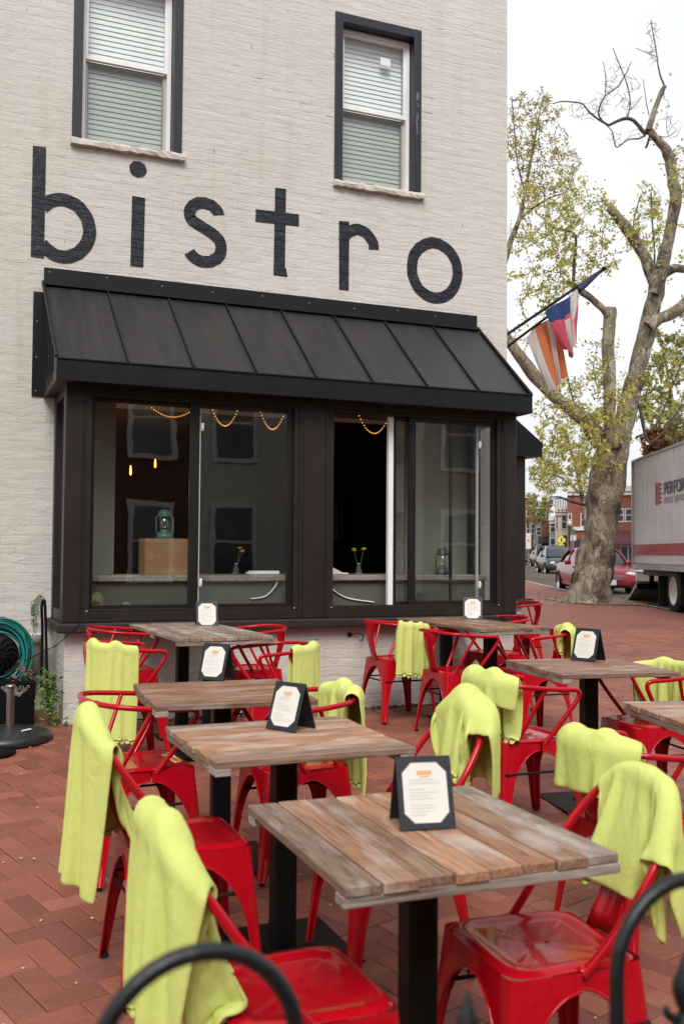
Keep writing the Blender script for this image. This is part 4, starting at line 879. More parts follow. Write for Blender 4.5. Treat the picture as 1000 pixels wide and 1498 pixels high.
# ---------------------------------------------------------------- fleece throws, draped by a small cloth solver
def drape(rail, s_c, width, l_in, l_out, comp=.8, pleats=2, fat=0., seed=0, skew=0., steps=85, phase=0., splat=None):
    R = np.array(rail); seg = np.linalg.norm(np.diff(R, axis=0), axis=1); S = np.concatenate([[0], np.cumsum(seg)]); tot = S[-1]
    ev = lambda s: np.array([np.interp(s, S, R[:, k]) for k in range(3)])
    N = max(12, int(width/.0155)); Mm = max(16, int((l_in+l_out)/.0165)); dw = width/(N-1); dl = (l_in+l_out)/(Mm-1); rg = np.random.default_rng(seed)
    X = np.zeros((N, Mm, 3)); amp = width/max(pleats, 1)*math.sqrt(max(0, 1-comp**2))*.32
    for i in range(N):
        s = s_c*tot+(i-(N-1)/2)*dw*comp; s = min(max(s, .02), tot-.02); p = ev(s); tg = ev(min(s+.01, tot))-ev(max(s-.01, 0)); nv = np.array([tg[1], -tg[0], 0.]); nv /= np.linalg.norm(nv)+1e-9
        if nv[:2] @ (p[:2]-np.array([.02, 0])) < 0: nv = -nv
        u = i/(N-1); sk = skew*(u-.5)
        for j in range(Mm):
            d = -l_in+dl*j+sk; ad = abs(d); r0 = .030+fat*.9; fl = amp*(.5+.5*math.sin(2*PI*pleats*u+phase+(.6 if d < 0 else 0)))*min(1., ad/.14)+.05*ad
            if ad < r0*1.5: th = ad/r0; h_, z_ = r0*math.sin(th), .024+fat-(r0*(1-math.cos(th)))
            else: h_, z_ = r0, .024+fat-r0-(ad-r0*1.5)
            X[i, j] = p+nv*math.copysign(h_+fl, d)+np.array([0, 0, z_])
    X += rg.normal(0, .004, X.shape); V = np.zeros_like(X); A, B = R[:-1], R[1:]; AB = B-A; L2 = (AB**2).sum(1)
    smid = (S[:-1]+S[1:])/2; rad = .0115+.011+fat*np.exp(-(((smid-s_c*tot)/(width*comp*.55))**4))
    def con(a, b, L, k):
        d = b-a; l = np.linalg.norm(d, axis=-1, keepdims=True)+1e-9; c = d*(k*.5*(l-L)/l); a += c; b -= c
    j0 = int(round(l_in/dl)); j0 = min(max(j0, 1), Mm-2); PIN = np.array([ev(min(max(s_c*tot+(i-(N-1)/2)*dw*comp, .02), tot-.02)) for i in range(N)]); PIN[:, 2] += .024+np.interp([min(max(s_c*tot+(i-(N-1)/2)*dw*comp, .02), tot) for i in range(N)], smid, rad-.0225)+np.maximum(0, amp*.5*np.sin(2*PI*pleats*np.arange(N)/(N-1)+phase))
    NV = np.zeros((N, 3))
    for i in range(N):
        s = min(max(s_c*tot+(i-(N-1)/2)*dw*comp, .02), tot-.02); p = ev(s); tg = ev(min(s+.01, tot))-ev(max(s-.01, 0)); q_ = np.array([tg[1], -tg[0], 0.]); q_ /= np.linalg.norm(q_)+1e-9; NV[i] = q_ if q_[:2] @ (p[:2]-np.array([.02, 0])) >= 0 else -q_
    FT = np.interp([min(max(s_c*tot+(i-(N-1)/2)*dw*comp, .02), tot) for i in range(N)], smid, rad-.0225)[:, None]
    PO = PIN+NV*(.019+FT*.55)-np.array([0, 0, .009])-FT*np.array([0, 0, .25]); PI_ = PIN-NV*(.019+FT*.55)-np.array([0, 0, .009])-FT*np.array([0, 0, .25])
    JJ = np.tile(np.arange(Mm), (N, 1)).reshape(-1); INNER = JJ < j0-1; OUTER = JJ > j0+1
    dt = 1/60.; G_ = np.array([0, 0, -9.8]); dd = math.hypot(dw, dl)
    for st in range(steps):
        V += G_*dt; V *= .965; P0 = X.copy(); X = X+V*dt
        for it in range(9):
            X[:, j0] = PIN; X[:, j0+1] = PO; X[:, j0-1] = PI_
            for o in (0, 1):
                k = (N-o)//2*2+o; con(X[o:k:2], X[o+1:k:2], dw, 1.)
                k = (Mm-o)//2*2+o; con(X[:, o:k:2], X[:, o+1:k:2], dl, 1.)
            for o in (0, 1):
                k = (N-o)//2*2+o; con(X[o:k:2, :-1], X[o+1:k:2, 1:], dd, .35); con(X[o:k:2, 1:], X[o+1:k:2, :-1], dd, .35)
            for o in (0, 1, 2, 3):
                a = np.arange(o, N-2, 4); 
                if len(a): q, r_ = X[a].copy(), X[a+2].copy(); con(q, r_, 2*dw, .05); X[a], X[a+2] = q, r_
                a = np.arange(o, Mm-2, 4)
                if len(a): q, r_ = X[:, a].copy(), X[:, a+2].copy(); con(q, r_, 2*dl, .06); X[:, a], X[:, a+2] = q, r_
            if it in (3, 8):
                F = X.reshape(-1, 3); best = np.full(len(F), 1e9); push = np.zeros_like(F)
                t = np.clip(((F[:, None]-A[None])*AB[None]).sum(2)/L2[None], 0, 1); C = A[None]+t[..., None]*AB[None]; D = F[:, None]-C; dist = np.linalg.norm(D, axis=2); pen = dist-rad[None]; k = pen.argmin(1); r_ = np.arange(len(F)); hit = pen[r_, k] < 0
                if hit.any():
                    n_ = D[r_, k]/(dist[r_, k][:, None]+1e-9); F[hit] += -(pen[r_, k][:, None]*n_)[hit]
                    F0 = P0.reshape(-1, 3); F0[hit] += (F-F0)[hit]*.92
                if splat is not None:
                    xs = np.interp(F[:, 2], splat[0], splat[1]); near = (np.abs(F[:, 1]) < .085) & (F[:, 2] > .46); inn = near & INNER & (F[:, 0] < xs+.016); F[inn, 0] = (xs+.016)[inn]; ou = near & OUTER & (F[:, 0] > xs-.02); F[ou, 0] = (xs-.02)[ou]
                ins = (np.abs(F[:, 0]) < .20) & (np.abs(F[:, 1]) < .20) & (F[:, 2] < .468)
                top = ins & (F[:, 2] > .42); F[top, 2] = .468
                low = ins & ~top
                if low.any():
                    ax = np.where(np.abs(F[low, 0]) > np.abs(F[low, 1]), 0, 1); ii = np.where(low)[0]; F[ii, ax] = np.sign(F[ii, ax])*.202
                F[:, 2] = np.maximum(F[:, 2], .012); X = F.reshape(X.shape)
        V = (X-P0)/dt; v_ = np.linalg.norm(V, axis=2, keepdims=True); V *= np.minimum(1, 3./(v_+1e-9))
    for q in range(3):
        X[:, j0] = PIN; X[:, j0+1] = PO; X[:, j0-1] = PI_
        for k in (2, 3):
            for s_ in (-1, 1):
                if 0 <= j0+s_*k < Mm:
                    F = X[:, j0+s_*k].reshape(-1, 3); t = np.clip(((F[:, None]-A[None])*AB[None]).sum(2)/L2[None], 0, 1); D = F[:, None]-(A[None]+t[..., None]*AB[None]); dist = np.linalg.norm(D, axis=2); pen = dist-rad[None]; kk = pen.argmin(1); r_ = np.arange(len(F)); hit = pen[r_, kk] < 0
                    if hit.any(): F[hit] -= (pen[r_, kk][:, None]*D[r_, kk]/(dist[r_, kk][:, None]+1e-9))[hit]; X[:, j0+s_*k] = F
    return X
def throw(key, label, s_c, width, l_in, l_out, comp=.8, pleats=2, fat=0., seed=0, skew=0., fringe=(False, False), thick=.008, phase=0.):
    o_, kind, loc, rz = CH[key]; X = drape(ARM_RAIL if kind == 'arm' else HOOP, s_c, width, l_in, l_out, comp, pleats, fat, seed, skew, phase=phase, splat=(np.array([.447, .49, .55, .65, .74, .81, .844]), np.array([-.18, -.19, -.213, -.245, -.276, -.302, -.309])) if kind == 'hoop' else (np.array([.447, .49, .55, .62, .68, .735]), np.array([-.184, -.2, -.218, -.234, -.243, -.236])))
    N, Mm, _ = X.shape; c = X[N//2, Mm//2].copy(); c[2] -= 0; base = Matrix.Translation(loc) @ Matrix.Rotation(rz, 4, 'Z') @ Matrix.Translation(c)
    mb = MB(); vs = [tuple(p-c) for r in X for p in r]; fs = [(i*Mm+j, (i+1)*Mm+j, (i+1)*Mm+j+1, i*Mm+j+1) for i in range(N-1) for j in range(Mm-1)]
    for end, on in ((0, fringe[0]), (Mm-1, fringe[1])):
        if not on: continue
        d = 1 if end else -1
        for i in range(0, N-2, 2):
            e = X[i+1, end]-X[i+1, end-2*d]; e = e/(np.linalg.norm(e)+1e-9)
            a, m_, b = (X[i+q, end]-c for q in range(3)); L = random.Random(i+seed).uniform(.024, .036); k = len(vs)
            j_ = np.array([random.Random(i*3+seed).uniform(-.003, .003), random.Random(i*7+seed).uniform(-.003, .003), 0])
            vs += [tuple(a+(m_-a)*.25+e*L*.7+j_), tuple(m_+e*L+j_), tuple(b+(m_-b)*.25+e*L*.7+j_)]
            q = [i*Mm+end, (i+1)*Mm+end, (i+2)*Mm+end]; f2 = [(q[0], k, k+1, q[1]), (q[1], k+1, k+2, q[2])]
            fs += [f[::-1] for f in f2] if end == 0 else f2
    mb.add(vs, fs, smooth=True); o = mb.build('throw_blanket', M['lime']); o.matrix_world = base
    sd_ = o.modifiers.new('thick', 'SOLIDIFY'); sd_.thickness = thick; sd_.offset = 0
    sb = o.modifiers.new('soft', 'SUBSURF'); sb.levels = sb.render_levels = 1
    return tag(o, label, 'throw', 'lime fleece throws on the chairs')
throw('S2', 'lime throw on the leftmost hoop chair back, its long end hanging low over the bricks', .50, .54, .36, .44, .86, 2, .016, 1, .22, (True, False), .008, phase=1.)
throw('C1', 'lime throw over the chair back nearest the camera, behind the left iron hoop', .53, .50, .42, .36, .86, 2, .016, 2, -.14, (False, True), .011)
throw('T1R', 'broad flat lime throw on chair back at right of the foremost table', .44, .54, .29, .26, .95, 1, .008, 3, .03, thick=.008)
throw('T2R', 'thick rolled lime throw lying across hoop back just behind the largest menu', .48, .50, .24, .30, .82, 2, .038, 4, .12, (True, False), .012)
throw('T6L', 'bundled lime throw whose fringed end hangs to the seat left of the dark brown table', .55, .44, .30, .16, .78, 2, .036, 5, .0, (True, False), .009)
throw('T7L', 'short plump lime throw rolled over rail of armchair at right, before the broad one', .54, .40, .14, .22, .84, 2, .036, 6, .06, thick=.012)
throw('T6R', 'lime throw spread wide over armchair back beyond the dark brown table', .57, .52, .25, .27, .90, 2, .008, 7, .05, thick=.008)
throw('TX', 'lime throw with short fringe heaped on armchair near the bay corner', .42, .36, .18, .26, .86, 2, .028, 8, .05, (True, True), .008)
throw('T5L', 'pleated lime throw with scalloped ends hanging before the bay wall', .73, .36, .26, .34, .66, 3, .004, 9, 0, (True, True), .007)
throw('T4L', 'pleated fringed lime throw on armchair left of the long grey table', .64, .42, .20, .46, .78, 2, .006, 10, .04, (False, True), .007)
throw('T4R', 'smooth lime throw hanging from armchair rail right of the long grey table', .36, .34, .32, .33, .84, 2, .008, 11, .04, thick=.008)
throw('T3R', 'lime throw with ruffled scalloped ends hanging beside the second table', .49, .48, .22, .40, .82, 2, .022, 12, .06, (True, True), .007)
# ---------------------------------------------------------------- things by the left wall
M['hose'] = plain('teal garden hose', (.010, .17, .15), .3, var=.2, coat=.3)
hz = on_y(-2, 955, 7.74); t = thing('hose_reel', 'wall mounted black hose reel wound with teal garden hose', 'hose reel', tuple(hz)); mb = MB(); R = random.Random(5)
for k in range(15):
    r0 = .145+.007*k*.8+R.uniform(-.008, .008); pts = [(r0*(1+.05*math.sin(2*a+k))*math.cos(a), -.05+.045*math.sin(k*2.1)+.015*math.sin(a*2+k), (r0*1.18)*math.sin(a)-.05*(.5+.5*math.sin(a+k*.3))*(k % 3)/3) for a in [2*PI*i/36 for i in range(36)]]
    mb.tube(pts, .0085, 7, closed=True)
mb.tube(spline([(.2, -.06, -.1), (.16, -.08, -.3), (.05, -.07, -.36), (-.1, -.08, -.3)]), .0085, 7); mb.build('hose', M['hose'], t)
mb = MB(); mb.lathe([(0, -.10), (.13, -.10), (.135, -.08), (.135, .12), (0, .12)], 28, ax='y')
for a in range(14):
    q = a*2*PI/14; mb.tube([(.03*math.cos(q), -.105, .03*math.sin(q)), (.08*math.cos(q+.6), -.112, .08*math.sin(q+.6)), (.125*math.cos(q+.3), -.105, .125*math.sin(q+.3))], .005, 5)
mb.build('drum', M['black'], t)
mb = MB(); mb.box2((-.05, .12, -.25), (.05, .20, .25)); mb.build('bracket', M['black'], t)
c = on_y(50, 935, 7.80); t = thing('wall_planter', 'slim grey cone planter fixed to the wall beside the hose reel', 'planter', tuple(c)); mb = MB()
mb.lathe([(0, -.27), (.025, -.27), (.04, -.22), (.055, -.08), (.06, -.03), (.068, -.025), (.07, .03), (.064, .035), (.05, .02), (0, .01)], 22); mb.build('cone', plain('grey planter', (.22, .21, .19), .7, var=.15, bump=.2), t)
mb = MB()
for k in range(12): q = k*PI/6; mb.lathe([(0, .012), (.010, .004), (0, -.004)], 8, (.05*math.cos(q), .05*math.sin(q), .032))
mb.build('white_gravel', M['vinyl'], t)
M['leaf_s'] = plain('small green leaves', (.085, .17, .03), .6, var=.4, scale=15)
def leafy(mb, path, n, spread, size, seed):
    R = random.Random(seed); P = spline(path, 8)
    for _ in range(n):
        p = P[R.randrange(len(P))]; c = np.array([p[0]+R.gauss(0, spread), p[1]+R.gauss(0, spread*.6), p[2]+R.gauss(0, spread)]); s = size*R.uniform(.6, 1.2); a = np.array([R.gauss(0, 1), R.gauss(0, 1), R.gauss(0, .7)]); a /= np.linalg.norm(a); b = np.cross(a, [R.gauss(0, 1), R.gauss(0, 1), R.gauss(0, 1)]); b /= np.linalg.norm(b)+1e-6
        mb.add([c-a*s, c-b*s*.45, c+a*s, c+b*s*.45], [(0, 1, 2, 3)])
v0 = on_y(50, 932, 7.82); t = thing('climbing_vine', 'thin green vine climbing the wall above the cone planter', 'plant', tuple(v0)); pts = [tuple(on_y(x, y, 7.92)-v0) for x, y in ((51, 930), (49, 912), (50, 898), (49, 888), (53, 876), (60, 872))]
mb = MB(); mb.tube(spline(pts, 4), .003, 5); mb.build('stem', M['stem'], t); mb = MB(); leafy(mb, pts[1:], 70, .016, .016, 3); mb.build('foliage', M['leaf_s'], t)
a, b, e = on_y(61, 884, 7.62), on_y(66, 882, 7.62), on_y(70, 1045, 7.55); mb = MB(); mb.tube(spline([on_y(60, 1005, 7.6), on_y(62, 930, 7.62), a+[0, 0, -.02], (a+b)/2+[0, 0, .02], b+[0, 0, -.03], on_y(68, 960, 7.6), e], 5), .011, 8); tag(mb.build('bent_pipe', M['black']), 'black bent pipe standing in the corner between wall and bay', 'pipe')
p0 = np.array([.60, 7.45, zg(7.45)]); t = thing('plant_pot', 'square black pot hung with silver chains under the cone planter', 'plant pot', tuple(p0)); mb = MB(); mb.box((0, 0, .15), (.24, .24, .30), taper=1.08); mb.build('pot', M['black'], t)
mb = MB(); R = random.Random(9)
for k in range(6):
    x0, x1 = sorted((R.uniform(-.1, .1), R.uniform(-.1, .1))); dz = R.uniform(.05, .14)
    for i in range(13):
        u = i/12; q = (x0+(x1-x0)*u, -.133, .27-dz*4*u*(1-u)*.5); w_ = [(q[0]+.006*math.cos(a), q[1]+.003*(i % 2), q[2]+.009*math.sin(a)) for a in [j*PI/3 for j in range(6)]]; mb.tube(w_, .0018, 4, closed=True)
mb.build('chain', M['chain'] if 'chain' in M else plain('silver chain', (.45, .44, .43), .35, 1.), t)
mb = MB(); leafy(mb, [(.02, 0, .3), (.06, -.03, .36), (.03, -.05, .33)], 60, .035, .02, 4); mb.build('foliage', plain('dry red-brown sprigs', (.16, .07, .035), .7, var=.4), t)
p0 = np.array([.80, 7.25, zg(7.25)]); t = thing('potted_shrub', 'small bright green shrub in the corner at foot of the bay', 'plant', tuple(p0)); mb = MB(); leafy(mb, [(.03, 0, .03), (.0, 0, .15), (.02, 0, .26), (0, 0, .34)], 420, .038, .02, 6); mb.build('foliage', M['leaf_s'], t); mb = MB(); mb.tube([(.03, 0, 0), (0, 0, .3)], .005, 5); mb.build('stem', M['stem'], t)
# parasol foot
u0 = np.array([.50, 6.92, zg(6.92)]); t = thing('parasol_stand', 'heavy round black parasol stand with short steel tube', 'parasol stand', tuple(u0)); mb = MB(); mb.lathe([(0, 0), (.30, 0), (.305, .01), (.295, .045), (.255, .062), (.12, .085), (.05, .10), (0, .10)], 48); mb.build('disc', M['rubber_d'] if 'rubber_d' in M else plain('cast black base', (.018, .018, .02), .38, var=.3), t)
mb = MB(); mb.tube([(.03, 0, .09), (.03, 0, .34)], .025, 14); mb.lathe([(.025, .34), (.033, .345), (.033, .36), (.02, .365), (0, .365)], 14, (.03, 0, 0)); mb.build('steel_tube', M['steel'], t)
mb = MB(); mb.box((.12, -.12, .0815), (.07, .035, .001), rz=.3, M=Matrix.Rotation(-.1, 4, 'Y')); mb.build('label', M['paper'], t)
u1 = np.array([.37, 6.55, zg(6.55)]); t = thing('parasol_pole', 'slim black pole cut off by the left edge of the picture', 'pole', tuple(u1)); mb = MB(); mb.tube([(0, 0, 0), (0, 0, .62)], .022, 12); mb.build('shaft', M['black'], t); mb = MB(); mb.lathe([(0, 0), (.17, 0), (.17, .02), (.03, .03), (0, .03)], 24); mb.build('foot', M['black'], t)
# black cables slung along the corner
mb = MB(); mb.tube(spline([on_y(134, 893, 7.2), on_y(112, 916, 7.15), on_y(85, 942, 7.12), on_y(60, 955, 7.3), on_y(35, 968, 7.5)], 6), .0035, 5); tag(mb.build('black_cable', M['black']), 'thin black cable slanting from the window sill to the hose reel', 'cable')
# hook on knee wall
mb = MB(); q = on_y(522, 932, YF+.0); mb.tube(spline([q+[-.05, 0, .02], q+[0, -.02, .03], q+[.03, -.035, .02], q+[.035, -.03, -.015], q+[.015, -.02, -.03]], 5), .004, 6); mb.box(tuple(q+[-.06, .012, .02]), (.03, .012, .03)); tag(mb.build('wall_hook', M['black']), 'small black wire hook on the brick below the window', 'hook')
# litter near the chair
mb = MB(); R = random.Random(2); n = 9; vs = [((i/n-.5)*.12+R.gauss(0, .012), (j/n-.5)*.12+R.gauss(0, .012), .03+R.uniform(-.025, .03)) for i in range(n) for j in range(n)]; mb.add(vs, [(i*n+j, (i+1)*n+j, (i+1)*n+j+1, i*n+j+1) for i in range(n-1) for j in range(n-1)])
q = on_ground(297, 1418); q = np.array([.83, 2.62, zg(2.62)]); tag(mb.build('paper_scrap', plain('crumpled napkin', (.7, .68, .68), .8), None, tuple(q)), 'crumpled white napkin on the bricks behind the lower left chair', 'paper')

# ---------------------------------------------------------------- iron fence close to the camera
t = thing('iron_fence', 'black wrought iron fence with hoops and spear finials in front of the terrace', 'fence', (.508, .885, zg(.885))); FY = 0.
def loop_at(x, zt=1.135, r=.092):
    mb = MB(); p = [(x-r, 0, .06)]+[(x-r, 0, zt-r-.3), (x-r, 0, zt-r-.05)]+[(x-r*math.cos(a), 0, zt-r+r*math.sin(a)) for a in [PI*i/20 for i in range(21)]]+[(x+r, 0, zt-r-.05), (x+r, 0, zt-r-.3), (x+r, 0, .06)]; mb.tube(p, .0082, 12); mb.build('hoop', M['iron'], t)
for k in range(-2, 4): loop_at(-.274+.548*k)
for k in range(-4, 8):
    mb = MB(); x = .274*k; mb.tube([(x, 0, .06), (x, 0, .975)], .0075, 8); mb.build('picket', M['iron'], t)
    mb = MB(); mb.lathe([(.0075, .965), (.014, .972), (.014, .982), (.008, .988), (.0075, .995), (.010, .998), (.014, 1.012), (.0145, 1.02), (.008, 1.036), (.0035, 1.05), (0, 1.058)], 12, (x, 0, 0))
    for s in (-1, 1): mb.tube(spline([(x, 0, .988), (x+s*.014, 0, .986), (x+s*.024, 0, .992), (x+s*.027, 0, 1.002)], 4), [.005]*10+[.004, .003, .002], 7)
    mb.build('finial', M['iron'], t)
mb = MB()
for z in (.93, .15): mb.box2((-1.12, -.010, z-.012), (1.95, .010, z+.012), bev=.003)
mb.build('fence_rail', M['iron'], t)
# ---------------------------------------------------------------- trees
def bark():
    m_, nt, b = new_mat('sycamore bark'); g = G(nt); v = g.coord(scale=(1, 1, .6)); n1 = g.noise(v, 1.9, 6, .65, dist=.8); n2 = g.noise(v, 4.2, 5, .7, dist=1.); n3 = g.noise(g.coord(scale=(1, 1, .25)), 24., 5, .65)
    col = g.ramp(n1, [(.33, (.045, .034, .027)), (.43, (.12, .092, .068)), (.485, (.25, .205, .145)), (.52, (.17, .13, .095)), (.57, (.36, .31, .225)), (.66, (.20, .155, .11))])
    col = g.mix(g.ramp(n2, [(.55, g3(0.)), (.59, g3(.85))]), col, (.43, .39, .30)); col = g.mix(g.ramp(n2, [(.34, g3(.8)), (.40, g3(0.))]), col, (.10, .07, .048)); col = g.mix(g.ramp(n3, [(.35, g3(.6)), (.5, g3(0.))]), col, g.mix(1., col, (.4, .36, .32), 'MULTIPLY'))
    g.l(col, b.inputs['Base Color']); b.inputs['Roughness'].default_value = .9; g.l(g.bump(g.math('ADD', g.math('MULTIPLY', n1, 1.6), n3), .9, .06), b.inputs['Normal']); return m_
M['bark'] = bark(); M['twig'] = plain('dead twig', (.07, .05, .042), .9, var=.3); M['deadwood'] = plain('peeled dead wood', (.22, .135, .085), .85, var=.45, scale=5, bump=.7, bscale=20)
def leafmat(name, c):
    m_, nt, b = new_mat(name); g = G(nt); t = g.attr('tint'); col = g.mix(1., t, (*[x*2 for x in c],) if False else tuple(x*2 for x in c), 'MULTIPLY'); g.l(col, b.inputs['Base Color']); b.inputs['Roughness'].default_value = .6; b.inputs['Specular IOR Level'].default_value = .3
    tr = g.n('ShaderNodeBsdfTranslucent'); g.l(col, tr.inputs[0]); mx = g.n('ShaderNodeMixShader'); mx.inputs[0].default_value = .42; out = nt.nodes['Material Output']; g.l(b.outputs[0], mx.inputs[1]); g.l(tr.outputs[0], mx.inputs[2]); g.l(mx.outputs[0], out.inputs[0]); return m_
M['leaf_y'] = leafmat('spring leaf', (.52, .50, .13)); M['leaf_g'] = leafmat('fresh leaf', (.33, .33, .11)); M['leaf_r'] = leafmat('russet leaf', (.22, .10, .05))
def limb(mb, pts, base, n=14, lump=.10, seed=0):
    """pts: (x, y, half width in picture units, distance); swept with an uneven section"""
    R = np.random.default_rng(abs(seed)); P = spline([(*at(x, y, z), h*z/F_PX) for x, y, h, z in pts], 6); Q = []
    off = len(mb.v); tube = MB(); tube.tube([p[:3]-base for p in P], [p[3] for p in P], n); V = np.array(tube.v[:len(P)*n])
    ph = R.uniform(0, 6.3, 6)
    for i, p in enumerate(P):
        c = p[:3]-base
        for k in range(n):
            a = 2*PI*k/n; f = 1+lump*(math.sin(a*2+ph[0]+i*.31)+.7*math.sin(a*3+ph[1]-i*.47)+.6*math.sin(a*5+ph[2]+i*.9)+.5*math.sin(i*.8+ph[3]))*.6; V[i*n+k] = c+(V[i*n+k]-c)*f
    mb.add(V, [f for f in tube.f if max(f) < len(P)*n and len(f) == 4], smooth=True); mb.add(V[-n:], [tuple(range(n))])
    return [p[:3] for p in P]
def grow(nodes, blobs, n_twig, base, twmb, lfmb, seed, leaf, per, r_tw=.012, jitter=.12, bare=.0):
    """twigs reach from the limbs into the crown's volumes and carry small leaves near their ends"""
    R = np.random.default_rng(seed); pts = []; w_ = np.array([b[6] for b in blobs], float); w_ /= w_.sum()
    for _ in range(n_twig):
        x, y, z, rx, ry, rz_, _w = blobs[R.choice(len(blobs), p=w_)]; d = R.normal(0, 1, 3); d /= np.linalg.norm(d); r = R.uniform(.1, 1)**.5; pts.append(at(x+d[0]*r*rx, y+d[1]*r*ry, z+d[2]*r*rz_))
    ND = np.array(nodes); pts = np.array(pts); dist = np.array([np.linalg.norm(ND-p, axis=1).min() for p in pts]); order = dist.argsort(); ND = list(nodes)
    for o in order:
        p = pts[o]; A = np.array(ND); k = np.linalg.norm(A-p, axis=1).argmin(); q = A[k]; L = np.linalg.norm(p-q)
        if L < .1: continue
        m1 = q+(p-q)*.35+R.normal(0, jitter*L*.5, 3)-np.array([0, 0, .06*L]); m2 = q+(p-q)*.7+R.normal(0, jitter*L*.5, 3); path = spline([q, m1, m2, p], 3)
        rr = r_tw*(.6+.9*min(L, 2.5)); twmb.tube([x-base for x in path], [rr*(1-.75*i/(len(path)-1)) for i in range(len(path))], 5, caps=False); ND += [m1, m2, p]
        if R.random() < bare: continue
        for _ in range(int(per*R.uniform(.4, 1.6)*min(1.5, .5+L))):
            u = R.uniform(.25, 1.05); i = min(int(u*(len(path)-1)), len(path)-1); c = path[i]+R.normal(0, .055+.03*L, 3)-base; s = leaf*R.uniform(.5, 1.25); a = R.normal(0, 1, 3); a /= np.linalg.norm(a); b = np.cross(a, R.normal(0, 1, 3)); b /= np.linalg.norm(b)+1e-6; cc = R.uniform(.30, .62); wv = R.uniform(-.07, .09)
            lfmb.add([c-a*s, c-b*s*.5+a*s*.1, c+a*s, c+b*s*.5-a*s*.1], [(0, 1, 2, 3)], (cc+wv, cc, cc*R.uniform(.6, 1.1)))
Z0 = 24.2; tb = on_ground(868, 877); tb = np.array(tb); TR = thing('sycamore_tree', 'huge old sycamore with mottled pale trunk, sawn stumps and sparse young leaves on the sidewalk', 'tree', tuple(tb))
mb = MB(); nodes = []
def L_(pts, dz=0., seed=0, lump=.10, keep=True, n=14):
    q = limb(mb, [(*p[:3], (p[3] if len(p) > 3 else Z0)+dz) for p in pts], tb, n, lump, seed)
    if keep: nodes.extend(q)
L_([(861, 884, 37), (862, 872, 33.5), (865, 858, 29.5), (868, 840, 27.5), (872, 815, 26), (876, 790, 24.5), (880, 762, 23.5), (883, 735, 24.5), (887, 705, 26.5), (892, 680, 26), (897, 655, 22), (905, 630, 18), (909, 610, 15.5)], seed=1, lump=.07, n=22)
for dx, w_ in ((-34, 9), (24, 8), (-8, 10), (10, 9)): L_([(868+dx*.55, 846, w_*.8), (866+dx*.8, 868, w_), (864+dx*1.1, 883, w_*.6)], dz=-.4 if abs(dx) < 12 else 0, seed=dx, lump=.1, keep=False)
L_([(892, 668, 15), (878, 646, 13.5), (860, 619, 11.5), (838, 601, 10), (811, 579, 9.5), (784, 553, 9), (764, 526, 8.5), (748, 505, 8), (728, 470, 7)], seed=2)
L_([(899, 655, 17), (908, 630, 15.5), (917, 600, 14), (924, 570, 13.3), (930, 545, 13), (937, 520, 12.5), (943, 495, 12), (949, 468, 12.2), (956, 440, 12), (961, 418, 11), (965, 400, 9.5)], dz=.3, seed=3, n=16)
L_([(898, 655, 12), (891, 620, 9.5), (892, 580, 9.2), (890, 540, 9), (889, 508, 9), (891, 470, 9.5), (892, 450, 9.2)], dz=-.3, seed=4)
L_([(962, 425, 9), (952, 400, 9), (941, 372, 8.6), (927, 350, 8), (913, 330, 7.6), (901, 315, 7), (890, 303, 6.3)], seed=5, dz=.2)
L_([(962, 418, 9.5), (970, 380, 9), (977, 350, 8.6), (983, 322, 8.3), (988, 290, 8.2), (985, 268, 8), (981, 250, 7.5), (979, 232, 7.6), (973, 218, 6.6), (964, 207, 6.2), (955, 197, 5.5), (948, 190, 5)], seed=6, dz=.2)
L_([(948, 190, 4.6), (951, 180, 4.4), (957, 161, 4), (962, 147, 3.5), (967, 135, 3.4), (972, 125, 3)], seed=7, n=8)
L_([(957, 430, 7), (968, 404, 6.8), (984, 393, 6.4), (1003, 393, 6.2), (1030, 385, 5.5), (1060, 360, 4)], seed=8)
L_([(948, 478, 9.5), (962, 467, 9), (983, 458, 8.5), (1000, 446, 8.3), (1022, 425, 8), (1050, 385, 6.5), (1070, 330, 5)], seed=9)
L_([(889, 462, 5.5), (882, 452, 5.3), (866, 438, 5), (850, 426, 4.8), (838, 417, 4.5), (829, 414, 4)], seed=10, dz=-.4)
tk = mb.build('trunk', M['bark'], TR)
mb = MB()
